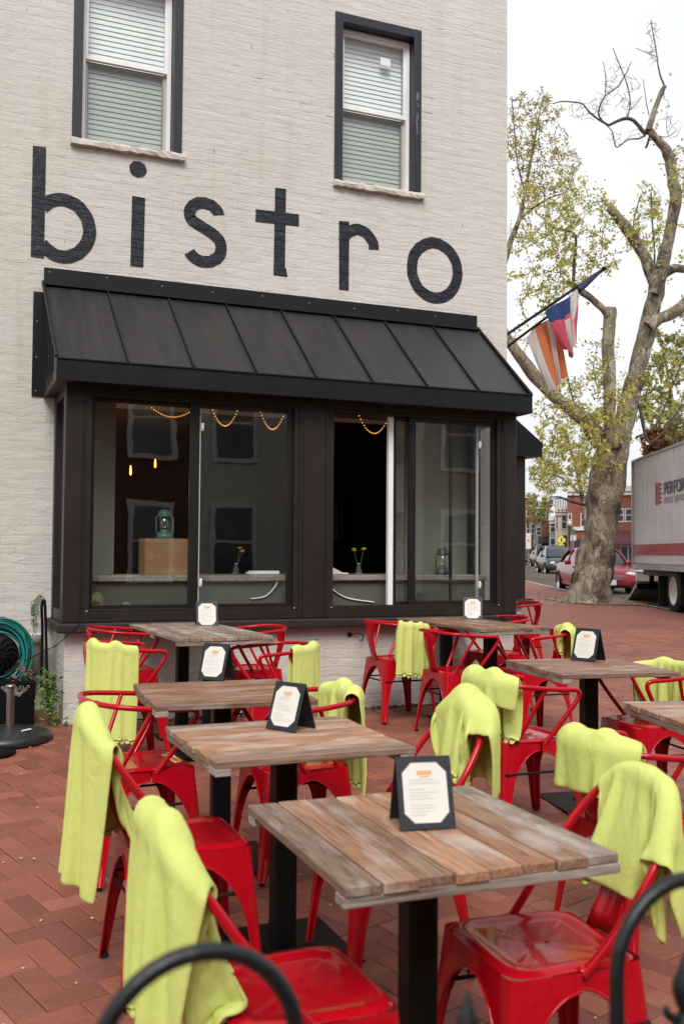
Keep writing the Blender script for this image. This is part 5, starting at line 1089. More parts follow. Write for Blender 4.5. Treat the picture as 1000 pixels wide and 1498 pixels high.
for pts in ([(838, 415, 2.6), (840, 380, 2.2), (842, 349, 2), (836, 340, 1.8), (825, 336, 1.5), (808, 333, 1.2)], [(972, 126, 1.5), (966, 112, 1.2), (962, 95, 1.), (960, 78, .9), (956, 55, .8), (952, 30, .6)], [(959, 82, .7), (948, 78, .5), (930, 70, .4)],
            [(950, 192, 3.2), (942, 193, 3), (934, 184, 2.7), (925, 175, 2.6), (914, 173, 2.5), (902, 177, 2.2), (890, 183, 2)], [(890, 183, 1.7), (880, 176, 1.5), (875, 165, 1.3), (879, 150, 1.2), (886, 139, 1.), (902, 127, 1.), (912, 113, .8), (923, 90, .6)], [(889, 182, 1.5), (876, 175, 1.4), (862, 164, 1.3), (852, 152, 1.1), (840, 149, 1.), (822, 148, .9), (808, 151, .7)],
            [(916, 174, 1.2), (921, 155, 1.), (920, 137, .9), (915, 118, .8), (908, 100, .7), (896, 70, .5)], [(884, 141, .8), (886, 118, .7), (882, 90, .5)], [(944, 195, 1.6), (935, 202, 1.2), (918, 204, 1.), (902, 215, .9), (897, 203, .8), (895, 192, .7), (886, 182, .7)], [(921, 160, .7), (932, 150, .5), (938, 140, .4)], [(951, 192, 1.4), (949, 202, 1.6), (946, 212, 2.), (944, 216, 1.5)], [(956, 196, .8), (974, 200, .6), (990, 190, .5)], [(949, 168, .7), (945, 150, .6), (940, 115, .4)],
            [(935, 590, 3), (947, 645, 2), (970, 632, 1.8), (985, 610, 1.6), (1002, 590, 1.4)], [(890, 697, 3), (873, 742, 2.4), (853, 738, 2.2), (835, 734, 1.8), (818, 727, 1.3), (803, 728, .9)], [(880, 640, 2.5), (850, 612, 1.6), (835, 575, 1.2), (828, 540, .9)], [(930, 640, 2), (960, 620, 1.5), (985, 560, 1.1), (1000, 520, .8)], [(893, 388, 2), (878, 398, 1.8), (862, 406, 1.6), (850, 425, 1.3)], [(945, 390, 2), (935, 360, 1.3), (926, 330, 1.), (935, 290, .8)], [(955, 415, 2.2), (957, 370, 1.4), (954, 330, 1.1), (952, 280, .8)]):
    q = limb(mb, [(*p, Z0+.2) for p in pts], tb, 6, .05, len(pts)); 
    if min(p[1] for p in pts) > 220: nodes.extend(q)
mb.each('branch', M['twig'], TR)
tw, lf = MB(), MB()
grow(nodes, [(795, 395, 24, 50, 70, 2, 3), (845, 365, 24, 60, 60, 2, 2.6), (800, 500, 24, 55, 50, 2, 1.5), (840, 590, 24, 70, 45, 2.2, 2.6), (875, 640, 23.2, 60, 60, 1.2, 2.5), (950, 330, 24.5, 35, 70, 1.5, 2.), (905, 345, 24, 35, 50, 1.5, .9), (960, 560, 25, 45, 70, 2, 2.), (880, 540, 24, 40, 55, 1.5, 1.), (820, 680, 25, 50, 45, 2, 2.4), (990, 260, 24.5, 30, 60, 1.5, .8), (1030, 420, 24.5, 40, 120, 2, 1.), (905, 590, 23.4, 30, 60, .8, 1.), (800, 300, 24, 55, 60, 2, 2.), (860, 300, 24, 50, 50, 2, 1.2)], 820, tb, tw, lf, 3, .052, 17, .011)
grow([at(x, y, Z0+.2) for x, y in ((945, 192), (914, 173), (890, 183), (880, 176), (875, 162), (862, 164), (840, 149), (920, 150), (905, 120), (900, 85), (960, 90), (956, 55), (895, 195), (972, 126), (940, 195))], [(905, 130, Z0, 40, 45, 1.2, 3), (860, 160, Z0, 40, 22, 1.2, 2), (915, 200, Z0, 35, 18, 1., 1.), (952, 60, Z0, 16, 40, .8, 1.2), (980, 180, Z0, 25, 25, .8, .6)], 230, tb, tw, lf, 9, .05, 1, .0085, .16, 1.)
# spurs of leaves sprouting straight from the trunk and limbs
R_ = np.random.default_rng(4)
for _ in range(380):
    p = nodes[R_.integers(len(nodes))]; 
    if p[2] < 3.6: continue
    c = p+R_.normal(0, .16, 3)-tb; s = .05*R_.uniform(.5, 1.3); a = R_.normal(0, 1, 3); a /= np.linalg.norm(a); b = np.cross(a, R_.normal(0, 1, 3)); b /= np.linalg.norm(b); cc = R_.uniform(.3, .62); lf.add([c-a*s, c-b*s*.5, c+a*s, c+b*s*.5], [(0, 1, 2, 3)], (cc, cc, cc*.8))
tw.build('twigs', M['twig'], TR); lf.build('crown', M['leaf_y'], TR)
def soft_tree(name, label, base, limbs, blobs, n, leaf, per, mat, seed, r_tw=.014, group=None):
    base = np.array(base); t = thing(name, label, 'tree', tuple(base), group=group); mb = MB(); nd = []
    for k, p in enumerate(limbs): nd.extend(limb(mb, p, base, 8, .06, k+seed))
    mb.build('trunk', M['bark'], t); a, b = MB(), MB(); grow(nd, blobs, n, base, a, b, seed, leaf, per, r_tw); (a.each('twig', M['twig'], t) if len(a.islands()) <= 20 else a.build('twigs', M['twig'], t)); b.build('crown', mat, t)
zt = 31.
soft_tree('slender_tree', 'slender pale trunked tree with golden young leaves rising from behind the bistro corner', on_ground(735, 866), [[(733, 870, 6, zt), (728, 640, 5.5, zt), (732, 430, 4.6, zt), (744, 361, 4.2, zt), (759, 321, 3.4, zt), (767, 284, 2.6, zt), (776, 235, 1.9, zt), (786, 180, 1.2, zt), (794, 140, .8, zt)], [(758, 322, 2.4, zt), (778, 305, 1.8, zt), (802, 290, 1.4, zt), (822, 283, .9, zt)], [(768, 282, 1.6, zt), (757, 240, 1.3, zt), (752, 190, 1., zt), (748, 140, .7, zt)]],
          [(765, 190, zt, 32, 60, 1.5, 3), (800, 190, zt, 34, 70, 1.5, 2.6), (770, 260, zt, 34, 50, 1.6, 2.), (820, 240, zt, 36, 45, 1.5, 1.8), (812, 290, zt, 40, 30, 1.5, 1.), (765, 340, zt, 30, 40, 1.2, .8)], 380, .054, 13, leafmat('gold leaf', (.46, .40, .12)), 11)
zt = 50.
soft_tree('street_tree', 'yellow green street tree in new leaf behind the truck', (lambda p: (p[0], p[1], zg(p[1])))(at(985, 820, zt)), [[(990, 840, 5, zt), (988, 700, 4.5, zt), (985, 610, 3.4, zt), (975, 540, 2, zt), (965, 490, 1, zt)], [(986, 620, 2.4, zt), (1005, 560, 1.8, zt), (1015, 500, 1, zt)], [(985, 600, 2, zt), (960, 585, 1.4, zt), (945, 560, .9, zt)]], [(975, 530, zt, 40, 60, 3, 3), (955, 590, zt, 40, 40, 3, 2.4), (1000, 610, zt, 40, 40, 3, 2), (1010, 500, zt, 30, 60, 3, 1)], 200, .12, 24, M['leaf_g'], 21, group='street trees in new leaf')
zt = 62.
soft_tree('russet_tree', 'russet leaved tree showing above the roof of the white truck', (lambda p: (p[0], p[1], zg(p[1])))(at(965, 820, zt)), [[(968, 835, 5, zt), (968, 740, 4.5, zt), (970, 680, 3.4, zt), (975, 640, 2, zt)]], [(965, 650, zt, 34, 32, 3, 3), (995, 640, zt, 34, 34, 3, 3), (985, 675, zt, 50, 20, 3, 1.5)], 220, .17, 34, M['leaf_r'], 22)
zt = 40.
soft_tree('street_tree', 'hazy yellow green tree seen through the fork between bistro and big sycamore', (lambda p: (p[0], p[1], zg(p[1])))(at(858, 830, zt)), [[(862, 845, 4, zt), (858, 780, 3.6, zt), (850, 720, 3, zt), (838, 670, 2.2, zt), (825, 630, 1.4, zt)], [(852, 725, 2, zt), (822, 700, 1.5, zt), (795, 690, 1, zt)], [(846, 700, 2, zt), (866, 650, 1.5, zt), (870, 610, 1, zt)]], [(830, 640, zt, 48, 38, 3, 3), (805, 690, zt, 38, 32, 3, 2.6), (850, 690, zt, 34, 34, 3, 2), (790, 650, zt, 22, 40, 3, 1.), (870, 620, zt, 34, 36, 3, 1.2)], 210, .075, 15, M['leaf_y'], 23, group='street trees in new leaf')
zt = 85.
soft_tree('street_tree', 'small far tree beside the red brick shops down the street', (lambda p: (p[0], p[1], zg(p[1])))(at(781, 815, zt)), [[(781, 822, 1.6, zt), (781, 790, 1.4, zt), (783, 760, 1., zt), (780, 740, .7, zt)]], [(779, 745, zt, 14, 28, 2, 3), (800, 745, zt, 12, 22, 2, 1.6)], 80, .16, 12, M['leaf_g'], 24, .02, group='street trees in new leaf')
# bare earth round the trunk
mb = MB(); R = random.Random(8); n = 40; dirx = np.array([math.sin(KA), math.cos(KA)]); nrm_ = np.array([dirx[1], -dirx[0]])
vs = [(tb[0]-.2, tb[1]-.4, zg(tb[1])+.03)]+[(tb[0]-.2+r*(math.cos(a)*nrm_[0]*1.25+math.sin(a)*dirx[0]*2.1), tb[1]-.4+r*(math.cos(a)*nrm_[1]*1.25+math.sin(a)*dirx[1]*2.1), zg(tb[1]-.4+r*math.sin(a)*1.9)+.006) for a, r in [(2*PI*k/n, R.uniform(.85, 1.1)) for k in range(n)]]
mb.add(vs, [(0, 1+k, 1+(k+1) % n) for k in range(n)]); tag(mb.build('tree_pit', plain('bare brown earth', (.20, .14, .085), .95, var=.4, scale=6, bump=.6, bscale=30)), kind='structure')
mb = MB()
for _ in range(500):
    a, r = R.uniform(0, 6.3), R.uniform(.2, 1.5)**1; x, y = tb[0]-.2+r*(math.cos(a)*nrm_[0]*1.5+math.sin(a)*dirx[0]*2.6), tb[1]-.4+r*(math.cos(a)*nrm_[1]*1.5+math.sin(a)*dirx[1]*2.6); s = R.uniform(.015, .04); b = R.uniform(0, 6.3)
    mb.add([(x+s*math.cos(b), y+s*math.sin(b), zg(y)+.012), (x-s*.5*math.sin(b), y+s*.5*math.cos(b), zg(y)+.02), (x-s*math.cos(b), y-s*math.sin(b), zg(y)+.012), (x+s*.5*math.sin(b), y-s*.5*math.cos(b), zg(y)+.03)], [(0, 1, 2, 3)])
tag(mb.build('leaf_litter', plain('dry fallen leaves', (.26, .19, .10), .9, var=.5)), kind='stuff')

# ---------------------------------------------------------------- flags
def pole(name, label, A, B, r):
    t = thing(name, label, 'flagpole', tuple(A)); A, B = np.array(A), np.array(B); mb = MB(); mb.tube([(0, 0, 0), tuple(B-A)], r, 10); mb.build('shaft', M['black'], t); mb = MB(); mb.lathe([(0, -.02), (.02, -.015), (.024, 0), (.02, .018), (0, .024)], 12, tuple(B-A)); mb.build('cap', M['black'], t); mb = MB(); mb.box((.01, 0, -.02), (.03, .09, .16)); mb.build('wall_bracket', M['black'], t); return A, B
A1, B1 = pole('flagpole', 'upper black flagpole slanting up from the bistro corner with a red white and blue flag', (WX1, 8.06, 3.57), (6.16, 8.06, 4.38), .014)
A2, B2 = pole('flagpole', 'lower black flagpole under the orange striped flag at the bistro corner', (WX1, 8.18, 3.42), (5.80, 8.18, 4.03), .013)
M['flag'] = None
def flagmat():
    m_, nt, b = new_mat('flag cloth'); g = G(nt); t = g.attr('tint'); g.l(t, b.inputs['Base Color']); b.inputs['Roughness'].default_value = .8; tr = g.n('ShaderNodeBsdfTranslucent'); g.l(t, tr.inputs[0]); mx = g.n('ShaderNodeMixShader'); mx.inputs[0].default_value = .35; g.l(b.outputs[0], mx.inputs[1]); g.l(tr.outputs[0], mx.inputs[2]); g.l(mx.outputs[0], nt.nodes['Material Output'].inputs[0]); g.l(g.bump(g.noise(g.coord(), 14., 3), .3, .01), b.inputs['Normal']); return m_
M['flag'] = flagmat()
def flag(label, outline_top, drop, colfn, pleat, seed, base):
    """outline_top: hanging edge from A to B; drop(u): where column u ends"""
    nu, nv = 40, 30; base = np.array(base); R = np.random.default_rng(seed); ph = R.uniform(0, 6.3, 4); vs = []
    for i in range(nu+1):
        u = i/nu; a = outline_top(u); d = drop(u)
        for j in range(nv+1):
            v = j/nv; p = a+(d-a)*v; p = p+np.array([.02*math.sin(9*u+ph[0]+2*v), pleat*v**.6*math.sin(2*PI*3.2*u+ph[1]+1.3*v)+pleat*.4*v*math.sin(2*PI*6*u+ph[2]), -.03*math.sin(PI*v)*math.sin(5*u+ph[3])]); vs.append(p-base)
    mb = MB()
    for i in range(nu):
        for j in range(nv): mb.add([vs[i*(nv+1)+j], vs[(i+1)*(nv+1)+j], vs[(i+1)*(nv+1)+j+1], vs[i*(nv+1)+j+1]], [(0, 1, 2, 3)], colfn((i+.5)/nu, (j+.5)/nv), True)
    o = mb.build('flag', M['flag'], None, tuple(base)); fix_normals(o); return tag(o, label, 'flag')
BLUE, WHITE, PINK, ORANGE = (.03, .06, .20), (.66, .62, .585), (.62, .10, .15), (.62, .19, .075)
Y1 = 8.06; pt = lambda x, y, Y: on_y(x, y, Y)
def col1(u, v):
    if u > .66: return WHITE if not (u > .78 and v > .55) else PINK
    if v < .30-.12*u: return BLUE
    if .40 < u < .52 and v > .30: return WHITE
    return PINK
ax = [797, 812, 826, 838, 850]; ay = [457, 446, 436, 428, 418]; dx = [826, 833, 839, 840, 846]; dy = [508, 520, 524, 500, 436]
flag('blue white and red flag gathered on the upper pole at the bistro corner', lambda u: pt(np.interp(u, [0, .25, .5, .75, 1], ax), np.interp(u, [0, .25, .5, .75, 1], ay), Y1), lambda u: pt(np.interp(u, [0, .3, .62, .8, 1], dx), np.interp(u, [0, .3, .62, .8, 1], dy), Y1), col1, .035, 1, A1)
mb = MB(); q = [np.array(pt(x, y, Y1-.01))-A1 for x, y in ((846, 424), (856, 415), (866, 406), (876, 398))]; mb.tube(q, [.03, .034, .028, .018], 8); fu = mb.build('furled_flag_end', plain('navy cloth', (.018, .024, .06), .8, var=.3), None, tuple(A1)); tag(fu, 'dark navy furled end of flag wrapped near the tip of the upper pole', 'flag')
Y2 = 8.18
def col2(u, v): return ORANGE if (.34 < u < .60 or u > .74) else WHITE
flag('orange and white striped flag hanging from the lower pole at the bistro corner', lambda u: pt(np.interp(u, [0, 1], [767, 817]), np.interp(u, [0, 1], [493, 452]), Y2), lambda u: pt(np.interp(u, [0, .3, .6, 1], [804, 808, 817, 827]), np.interp(u, [0, .3, .6, 1], [573, 570, 563, 552]), Y2), col2, .03, 2, A2)

# ---------------------------------------------------------------- delivery truck
TD = np.array([math.sin(math.radians(25.5)), math.cos(math.radians(25.5))])   # along its side, away from the camera
TN = np.array([-TD[1], TD[0]])                                                # out of the side the camera sees (towards the sidewalk)
tw0 = on_ground(978, 894)[:2]
def along(px):
    lo, hi = -12., 12.
    for _ in range(60):
        s = (lo+hi)/2; p = tw0+TD*s; v = CAM_R @ (np.array([p[0], p[1], 1.])-EYE); x = 500+F_PX*v[0]/v[2]
        if x > px: lo = s
        else: hi = s
    return (lo+hi)/2
sR = along(925); pR = tw0+TD*sR; zc_ = (CAM_R @ (np.array([pR[0], pR[1], 1.5])-EYE))[2]; zpx = lambda y, zc=zc_: at(925, y, zc)[2]
trk = thing('delivery_truck', 'white box truck with red stripe and lettered side parked at the kerb beyond the sycamore', 'truck', (pR[0], pR[1], zg(pR[1])-.09), math.atan2(-TD[1], -TD[0]))
g0 = zg(pR[1])-.09; zT, zB, zS1, zS0 = zpx(674)-g0, zpx(832)-g0, zpx(797)-g0, zpx(812)-g0
# local x runs from the rear (far) towards the cab (near the camera), local -y ... the sidewalk side
side = -1 if (np.array([math.cos(trk.rotation_euler[2]+PI/2), math.sin(trk.rotation_euler[2]+PI/2)]) @ TN) < 0 else 1
M['truck_white'] = plain('dusty white truck side', (.56, .565, .57), .45, var=.12, scale=1.6, bump=.1, bscale=3); M['truck_red'] = plain('truck red stripe', (.30, .022, .022), .45, var=.2); M['rail_grey'] = plain('aluminium rail', (.38, .38, .38), .4, .6, var=.2)
TL, TWd = 7.2, 2.45
mb = MB(); mb.box2((.0, -side*TWd, zB+.12), (TL, -.012*side, zT), bev=.02); mb.build('cargo_box', M['truck_white'], trk)
mb = MB(); mb.box2((.01, -.011*side, zS0), (TL-.01, .001*side, zS1)); mb.build('stripe', M['truck_red'], trk)
mb = MB(); mb.box2((-.02, -side*TWd, zB), (TL, .012*side, zB+.12)); mb.build('bottom_rail', M['rail_grey'], trk)
mb = MB(); mb.box2((-.03, -side*.07, zB), (.03, .018*side, zT+.01)); mb.build('corner_post', M['rail_grey'], trk)
mb = MB(); mb.box2((-.02, -side*.06, zT-.04), (TL, .016*side, zT+.015)); mb.build('top_rail', M['rail_grey'], trk)
for k in range(1, 6):
    mb = MB(); mb.box2((k*1.18-.012, -.011*side, zS1+.02), (k*1.18+.012, .004*side, zT-.05)); mb.build('panel_seam', M['truck_white'], trk)
mb = MB(); mb.box2((.3, -side*1.9, .55), (TL+1.8, -side*.55, zB)); mb.box2((.2, -side*2.2, zB-.14), (TL, -side*.2, zB-.002)); mb.build('chassis', M['black'], trk)
def twheel(x, y, r=.50):
    mb = MB(); mb.lathe([(r*.55, -.13), (r*.93, -.14), (r, -.10), (r, .10), (r*.93, .14), (r*.55, .13)], 32, (x, y, r), ax='y'); w_ = mb.build('wheel', M['rubber'], trk)
    mb = MB(); mb.lathe([(0, .02), (r*.16, .02), (r*.18, .06), (r*.42, .03), (r*.55, .12), (r*.57, .145), (r*.60, .145)], 28, (0, 0, 0), ax='y')
    if side < 0: mb.v = [(a, -b, c) for a, b, c in mb.v]; mb.f = [f[::-1] for f in mb.f]
    mb.v = [(a+x, b+y, c+r) for a, b, c in mb.v]; mb.build('rim', plain('white rim', (.62, .60, .57), .5, var=.15), w_)
xw = sR; twheel(xw+.05, -side*.22); twheel(xw+.05, -side*(TWd-.22)); twheel(TL+1.0, -side*.22); twheel(TL+1.0, -side*(TWd-.22))
mb = MB(); mb.box2((xw+.75, -side*.45, .25), (xw+.78, -side*.02, .95)); mb.box2((xw-.85, -side*.45, .12), (xw-.82, -side*.0, zB-.12)); mb.build('mud_flap', M['rubber'], trk)
mb = MB(); mb.box2((TL+.25, -side*2.3, .6), (TL+2.1, -side*.12, 2.35), bev=.12); mb.build('cab', M['truck_white'], trk)
mb = MB(); mb.prism([(-.05, .62), (-1.15, .10), (-1.15, .06), (-.05, .52)], -side*1.0, -side*.12, 'y'); fix_normals(mb.build('ramp', M['rail_grey'], trk))
mb = MB(); mb.box2((-.10, -side*2.2, .42), (.02, -side*.1, .56)); mb.box2((-.06, -side*.5, .5), (.06, -side*.4, zB)); mb.box2((-.06, -side*1.9, .5), (.06, -side*1.8, zB)); mb.build('rear_bumper', M['black'], trk)
def text_mesh(name, s, size, m_, parent, loc, rot, extr=.002, shear=0., bold=0., sx=1.):
    cu = bpy.data.curves.new(name, 'FONT'); cu.body = s; cu.size = size; cu.extrude = extr; cu.shear = shear; cu.offset = bold; tmp = bpy.data.objects.new('tmp_text', cu); COL.objects.link(tmp); dg = bpy.context.evaluated_depsgraph_get(); me = bpy.data.meshes.new_from_object(tmp.evaluated_get(dg)); bpy.data.objects.remove(tmp)
    me.materials.clear(); me.materials.append(m_); o = bpy.data.objects.new(name, me); COL.objects.link(o); o.parent = parent; o.location = loc; o.rotation_euler = rot; o.scale = (sx, 1, 1); return o
M['truck_ink'] = plain('dark truck lettering', (.045, .045, .06), .5, var=.3); M['truck_ink2'] = plain('faded lettering', (.24, .24, .25), .6, var=.3)
sl0 = sR-along(959); zl1, zl0 = zpx(703)-g0, zpx(739)-g0
# picture heights at the logo
pL = tw0+TD*along(962); zcL = (CAM_R @ (np.array([pL[0], pL[1], 1.5])-EYE))[2]; zz = lambda y: at(962, y, zcL)[2]-g0
rot_t = (PI/2, 0, 0) if side < 0 else (PI/2, 0, PI); yT = .004*side
mir = 1 if side < 0 else -1
xl0, xl1 = sR-along(959), sR-along(970.5); h1, h0 = zz(706), zz(738)
mb = MB(); n = 5; hh = (h1-h0)/n
for k in range(n):
    z0_ = h0+k*hh; xe = xl1-(.06 if k % 2 else .0); pts = [(xl0, z0_), (xl0+(xe-xl0)*.35, z0_), (xl0+(xe-xl0)*.6, z0_+hh*.25), (xe, z0_+hh*.42), (xl0+(xe-xl0)*.7, z0_+hh*.62), (xl0+(xe-xl0)*.45, z0_+hh*.98), (xl0, z0_+hh*.98)]
    mb.add([(a, yT, b) for a, b in pts], [tuple(range(len(pts)))])
mb.build('logo', M['truck_red'], trk)
xt0 = sR-along(971.5); hT = zz(708)-zz(725)
o = text_mesh('lettering', 'PERFORMANCE', hT*1.42, M['truck_ink'], trk, (xt0, yT, zz(725)), rot_t, sx=1.22, bold=.004)
o2 = text_mesh('lettering', 'FOOD SERVICE', (zz(728)-zz(738))*1.25, M['truck_ink2'], trk, (xt0, yT, zz(738)), rot_t, sx=1.3)
# ---------------------------------------------------------------- cars
M['car_glass'] = plain('car glass', (.02, .028, .03), .06, var=.1, spec=.9); M['tyre'] = M['rubber']; M['chrome'] = plain('chrome', (.6, .6, .6), .15, 1., var=.05); M['lamp_clear'] = plain('headlight', (.62, .64, .66), .1, var=.1, coat=.8); M['lamp_red'] = plain('tail light', (.35, .01, .01), .2, coat=.8); M['plate'] = plain('licence plate', (.62, .64, .68), .4, var=.05)
def car(label, front, heading, paint, kind='sedan', group='cars along the street', grille=True):
    """front = ground point under the front bumper; the car points along heading"""
    t = thing('parked_car', label, 'car', (front[0], front[1], zg(front[1])-.10), math.atan2(heading[1], heading[0]), group)
    L = 4.6; Wd = .90; tall = {'sedan': 1.45, 'van': 1.62, 'suv': 1.68}[kind]; hood = {'sedan': .93, 'van': .98, 'suv': 1.05}[kind]
    st = [(0., .62, .30, .58), (-.06, .74, .24, .66), (-.22, .83, .22, .75), (-.55, .885, .21, hood-.10), (-.95, .90, .20, hood-.03), (-1.35, .90, .20, hood+.03), (-2.3, .90, .20, hood+.06), (-3.3, .90, .20, hood+.08), (-3.9, .89, .22, hood+.07), (-4.35, .85, .25, hood+.02), (-4.55, .76, .32, hood-.10), (-4.6, .66, .42, hood-.22)]
    vs = []; n = 13
    for x, w_, zb, zt_ in st:
        sec = [(-w_*.80, zb), (-w_*.97, zb+.10), (-w_, zb+(zt_-zb)*.45), (-w_*.985, zt_-.12), (-w_*.93, zt_-.035), (-w_*.75, zt_+.0), (0, zt_+.03)]; sec = sec+[(-a, b) for a, b in sec[-2::-1]]; vs += [(x, a, b) for a, b in sec]
    mb = MB(); mb.add(vs, [(i*n+k, i*n+k+1, (i+1)*n+k+1, (i+1)*n+k) for i in range(len(st)-1) for k in range(n-1)]+[tuple(range(n)), tuple(range(len(vs)-1, len(vs)-n-1, -1))], smooth=True)
    b = fix_normals(mb.build('body', paint, t))
    ws, r0, r1, re = {'sedan': (-1.25, -1.95, -3.25, -4.05), 'van': (-1.0, -1.9, -4.1, -4.45), 'suv': (-1.2, -1.8, -4.1, -4.5)}[kind]
    gh = [(ws, .80, hood+.02, hood+.03), ((ws+r0)/2, .79, hood, (hood+tall)/2+.06), (r0, .78, hood, tall-.02), ((r0+r1)/2, .78, hood, tall), (r1, .77, hood, tall-.03), ((r1+re)/2, .76, hood, (hood+tall)/2+.05), (re, .74, hood+.02, hood+.05)]
    vs = []; n = 9
    for x, w_, zb, zt_ in gh:
        k = (zt_-hood)/(tall-hood); wt = w_-(.20)*k; sec = [(-w_, zb), (-(w_*.6+wt*.4), zb+(zt_-zb)*.5), (-wt, zt_-.03*k), (-wt*.85, zt_), (0, zt_+.015)]; sec = sec+[(-a, q) for a, q in sec[-2::-1]]; vs += [(x, a, q) for a, q in sec]
    mb = MB(); mb.add(vs, [(i*n+k, i*n+k+1, (i+1)*n+k+1, (i+1)*n+k) for i in range(len(gh)-1) for k in range(n-1)], smooth=True); fix_normals(mb.build('windows', M['car_glass'], t))
    mb = MB(); vs = []                                # roof skin and pillars, a few mm proud of the glass
    for x, w_, zb, zt_ in gh[2:5]:
        wt = w_-.20; vs += [(x, a, q) for a, q in ((-wt-.006, zt_-.05), (-wt*.86, zt_+.006), (0, zt_+.022), (wt*.86, zt_+.006), (wt+.006, zt_-.05))]
    mb.add(vs, [(i*5+k, i*5+k+1, (i+1)*5+k+1, (i+1)*5+k) for i in range(2) for k in range(4)], smooth=True)
    for s in (-1, 1):
        mb.tube([(ws+.02, s*.80, hood+.03), ((ws+r0)/2, s*.715, (hood+tall)/2+.05), (r0, s*.595, tall-.035)], .032, 6); mb.tube([(re, s*.74, hood+.05), ((r1+re)/2, s*.68, (hood+tall)/2+.04), (r1, s*.59, tall-.04)], .045, 6); mb.tube([((r0+r1)/2, s*.79, hood+.02), ((r0+r1)/2, s*.60, tall-.03)], .035, 6)
    mb.build('roof', paint, t)
    for x in (-.90, -3.65):
        for s in (-1, 1):
            mb = MB(); mb.lathe([(.20, -.10), (.31, -.105), (.325, -.08), (.325, .08), (.31, .105), (.20, .10)], 24, (x, s*.80, .325), ax='y'); w_ = mb.build('wheel', M['tyre'], t); mb = MB(); mb.lathe([(0, .06*s), (.06, .07*s), (.18, .085*s), (.205, .107*s), (.225, .107*s)], 16, (x, s*.80, .325), ax='y'); mb.build('rim', M['chrome'], w_)
            mb = MB(); mb.tube([(x+.37*math.cos(a), s*.905, .325+.37*math.sin(a)) for a in [PI*k/12 for k in range(13)]], .022, 6); mb.build('wheel_arch', M['black'], t)
    for s in (-1, 1):
        mb = MB(); mb.lathe([(0, .05), (.07, .04), (.10, 0.), (.07, -.06), (0, -.08)], 12, (0, 0, 0), ax='x'); mb.v = [(-.11+a*1.1-abs(b_+s*.0)*.2, s*.60+b_*1.7, .66+c*.75) for a, b_, c in mb.v]; mb.build('headlight', M['lamp_clear'], t)
        mb = MB(); mb.box((-4.50, s*.66, hood-.14), (.12, .22, .14), bev=.03); mb.build('tail_light', M['lamp_red'], t)
        mb = MB(); mb.box((ws-.28, s*.98, hood+.06), (.12, .20, .13), bev=.04); mb.build('mirror', paint, t)
    mb = MB()
    for k in range(3): mb.box((.0-.015*k, 0, .50+.055*k), (.07, .62+.06*k, .022), bev=.006)
    mb.build('grille', M['chrome'], t); mb = MB(); mb.box((.0, 0, .30), (.07, 1.15, .09), bev=.02); mb.build('lower_grille', M['black'], t)
    mb = MB(); mb.box((.045, 0, .42), (.012, .31, .155)); mb.build('licence_plate', M['plate'], t); return t
def paint(name, c, rough=.28): return plain(name, c, rough, var=.06, coat=.4, spec=.3)
HD = np.array([-.42, -.907])
car('red sedan half hidden behind the sycamore trunk', on_ground(893, 868), HD, paint('red car paint', (.22, .006, .012)))
car('dark grey minivan facing us on the street left of the sycamore', on_ground(825, 839), HD, paint('dark grey paint', (.028, .030, .034)), 'van')
car('silver car parked farther down the street behind the minivan', on_ground(795, 826), HD, paint('silver paint', (.36, .37, .38)), 'sedan')
car('dark red car in the distant line of cars', on_ground(803, 829), HD, paint('maroon paint', (.10, .02, .02)), 'suv')
car('black car at left end of the distant line of cars', on_ground(774, 826), HD, paint('black paint', (.015, .015, .017)), 'suv')
car('distant grey car behind the silver one', on_ground(787, 822.5), HD, paint('mid grey paint', (.14, .145, .15)), 'sedan')

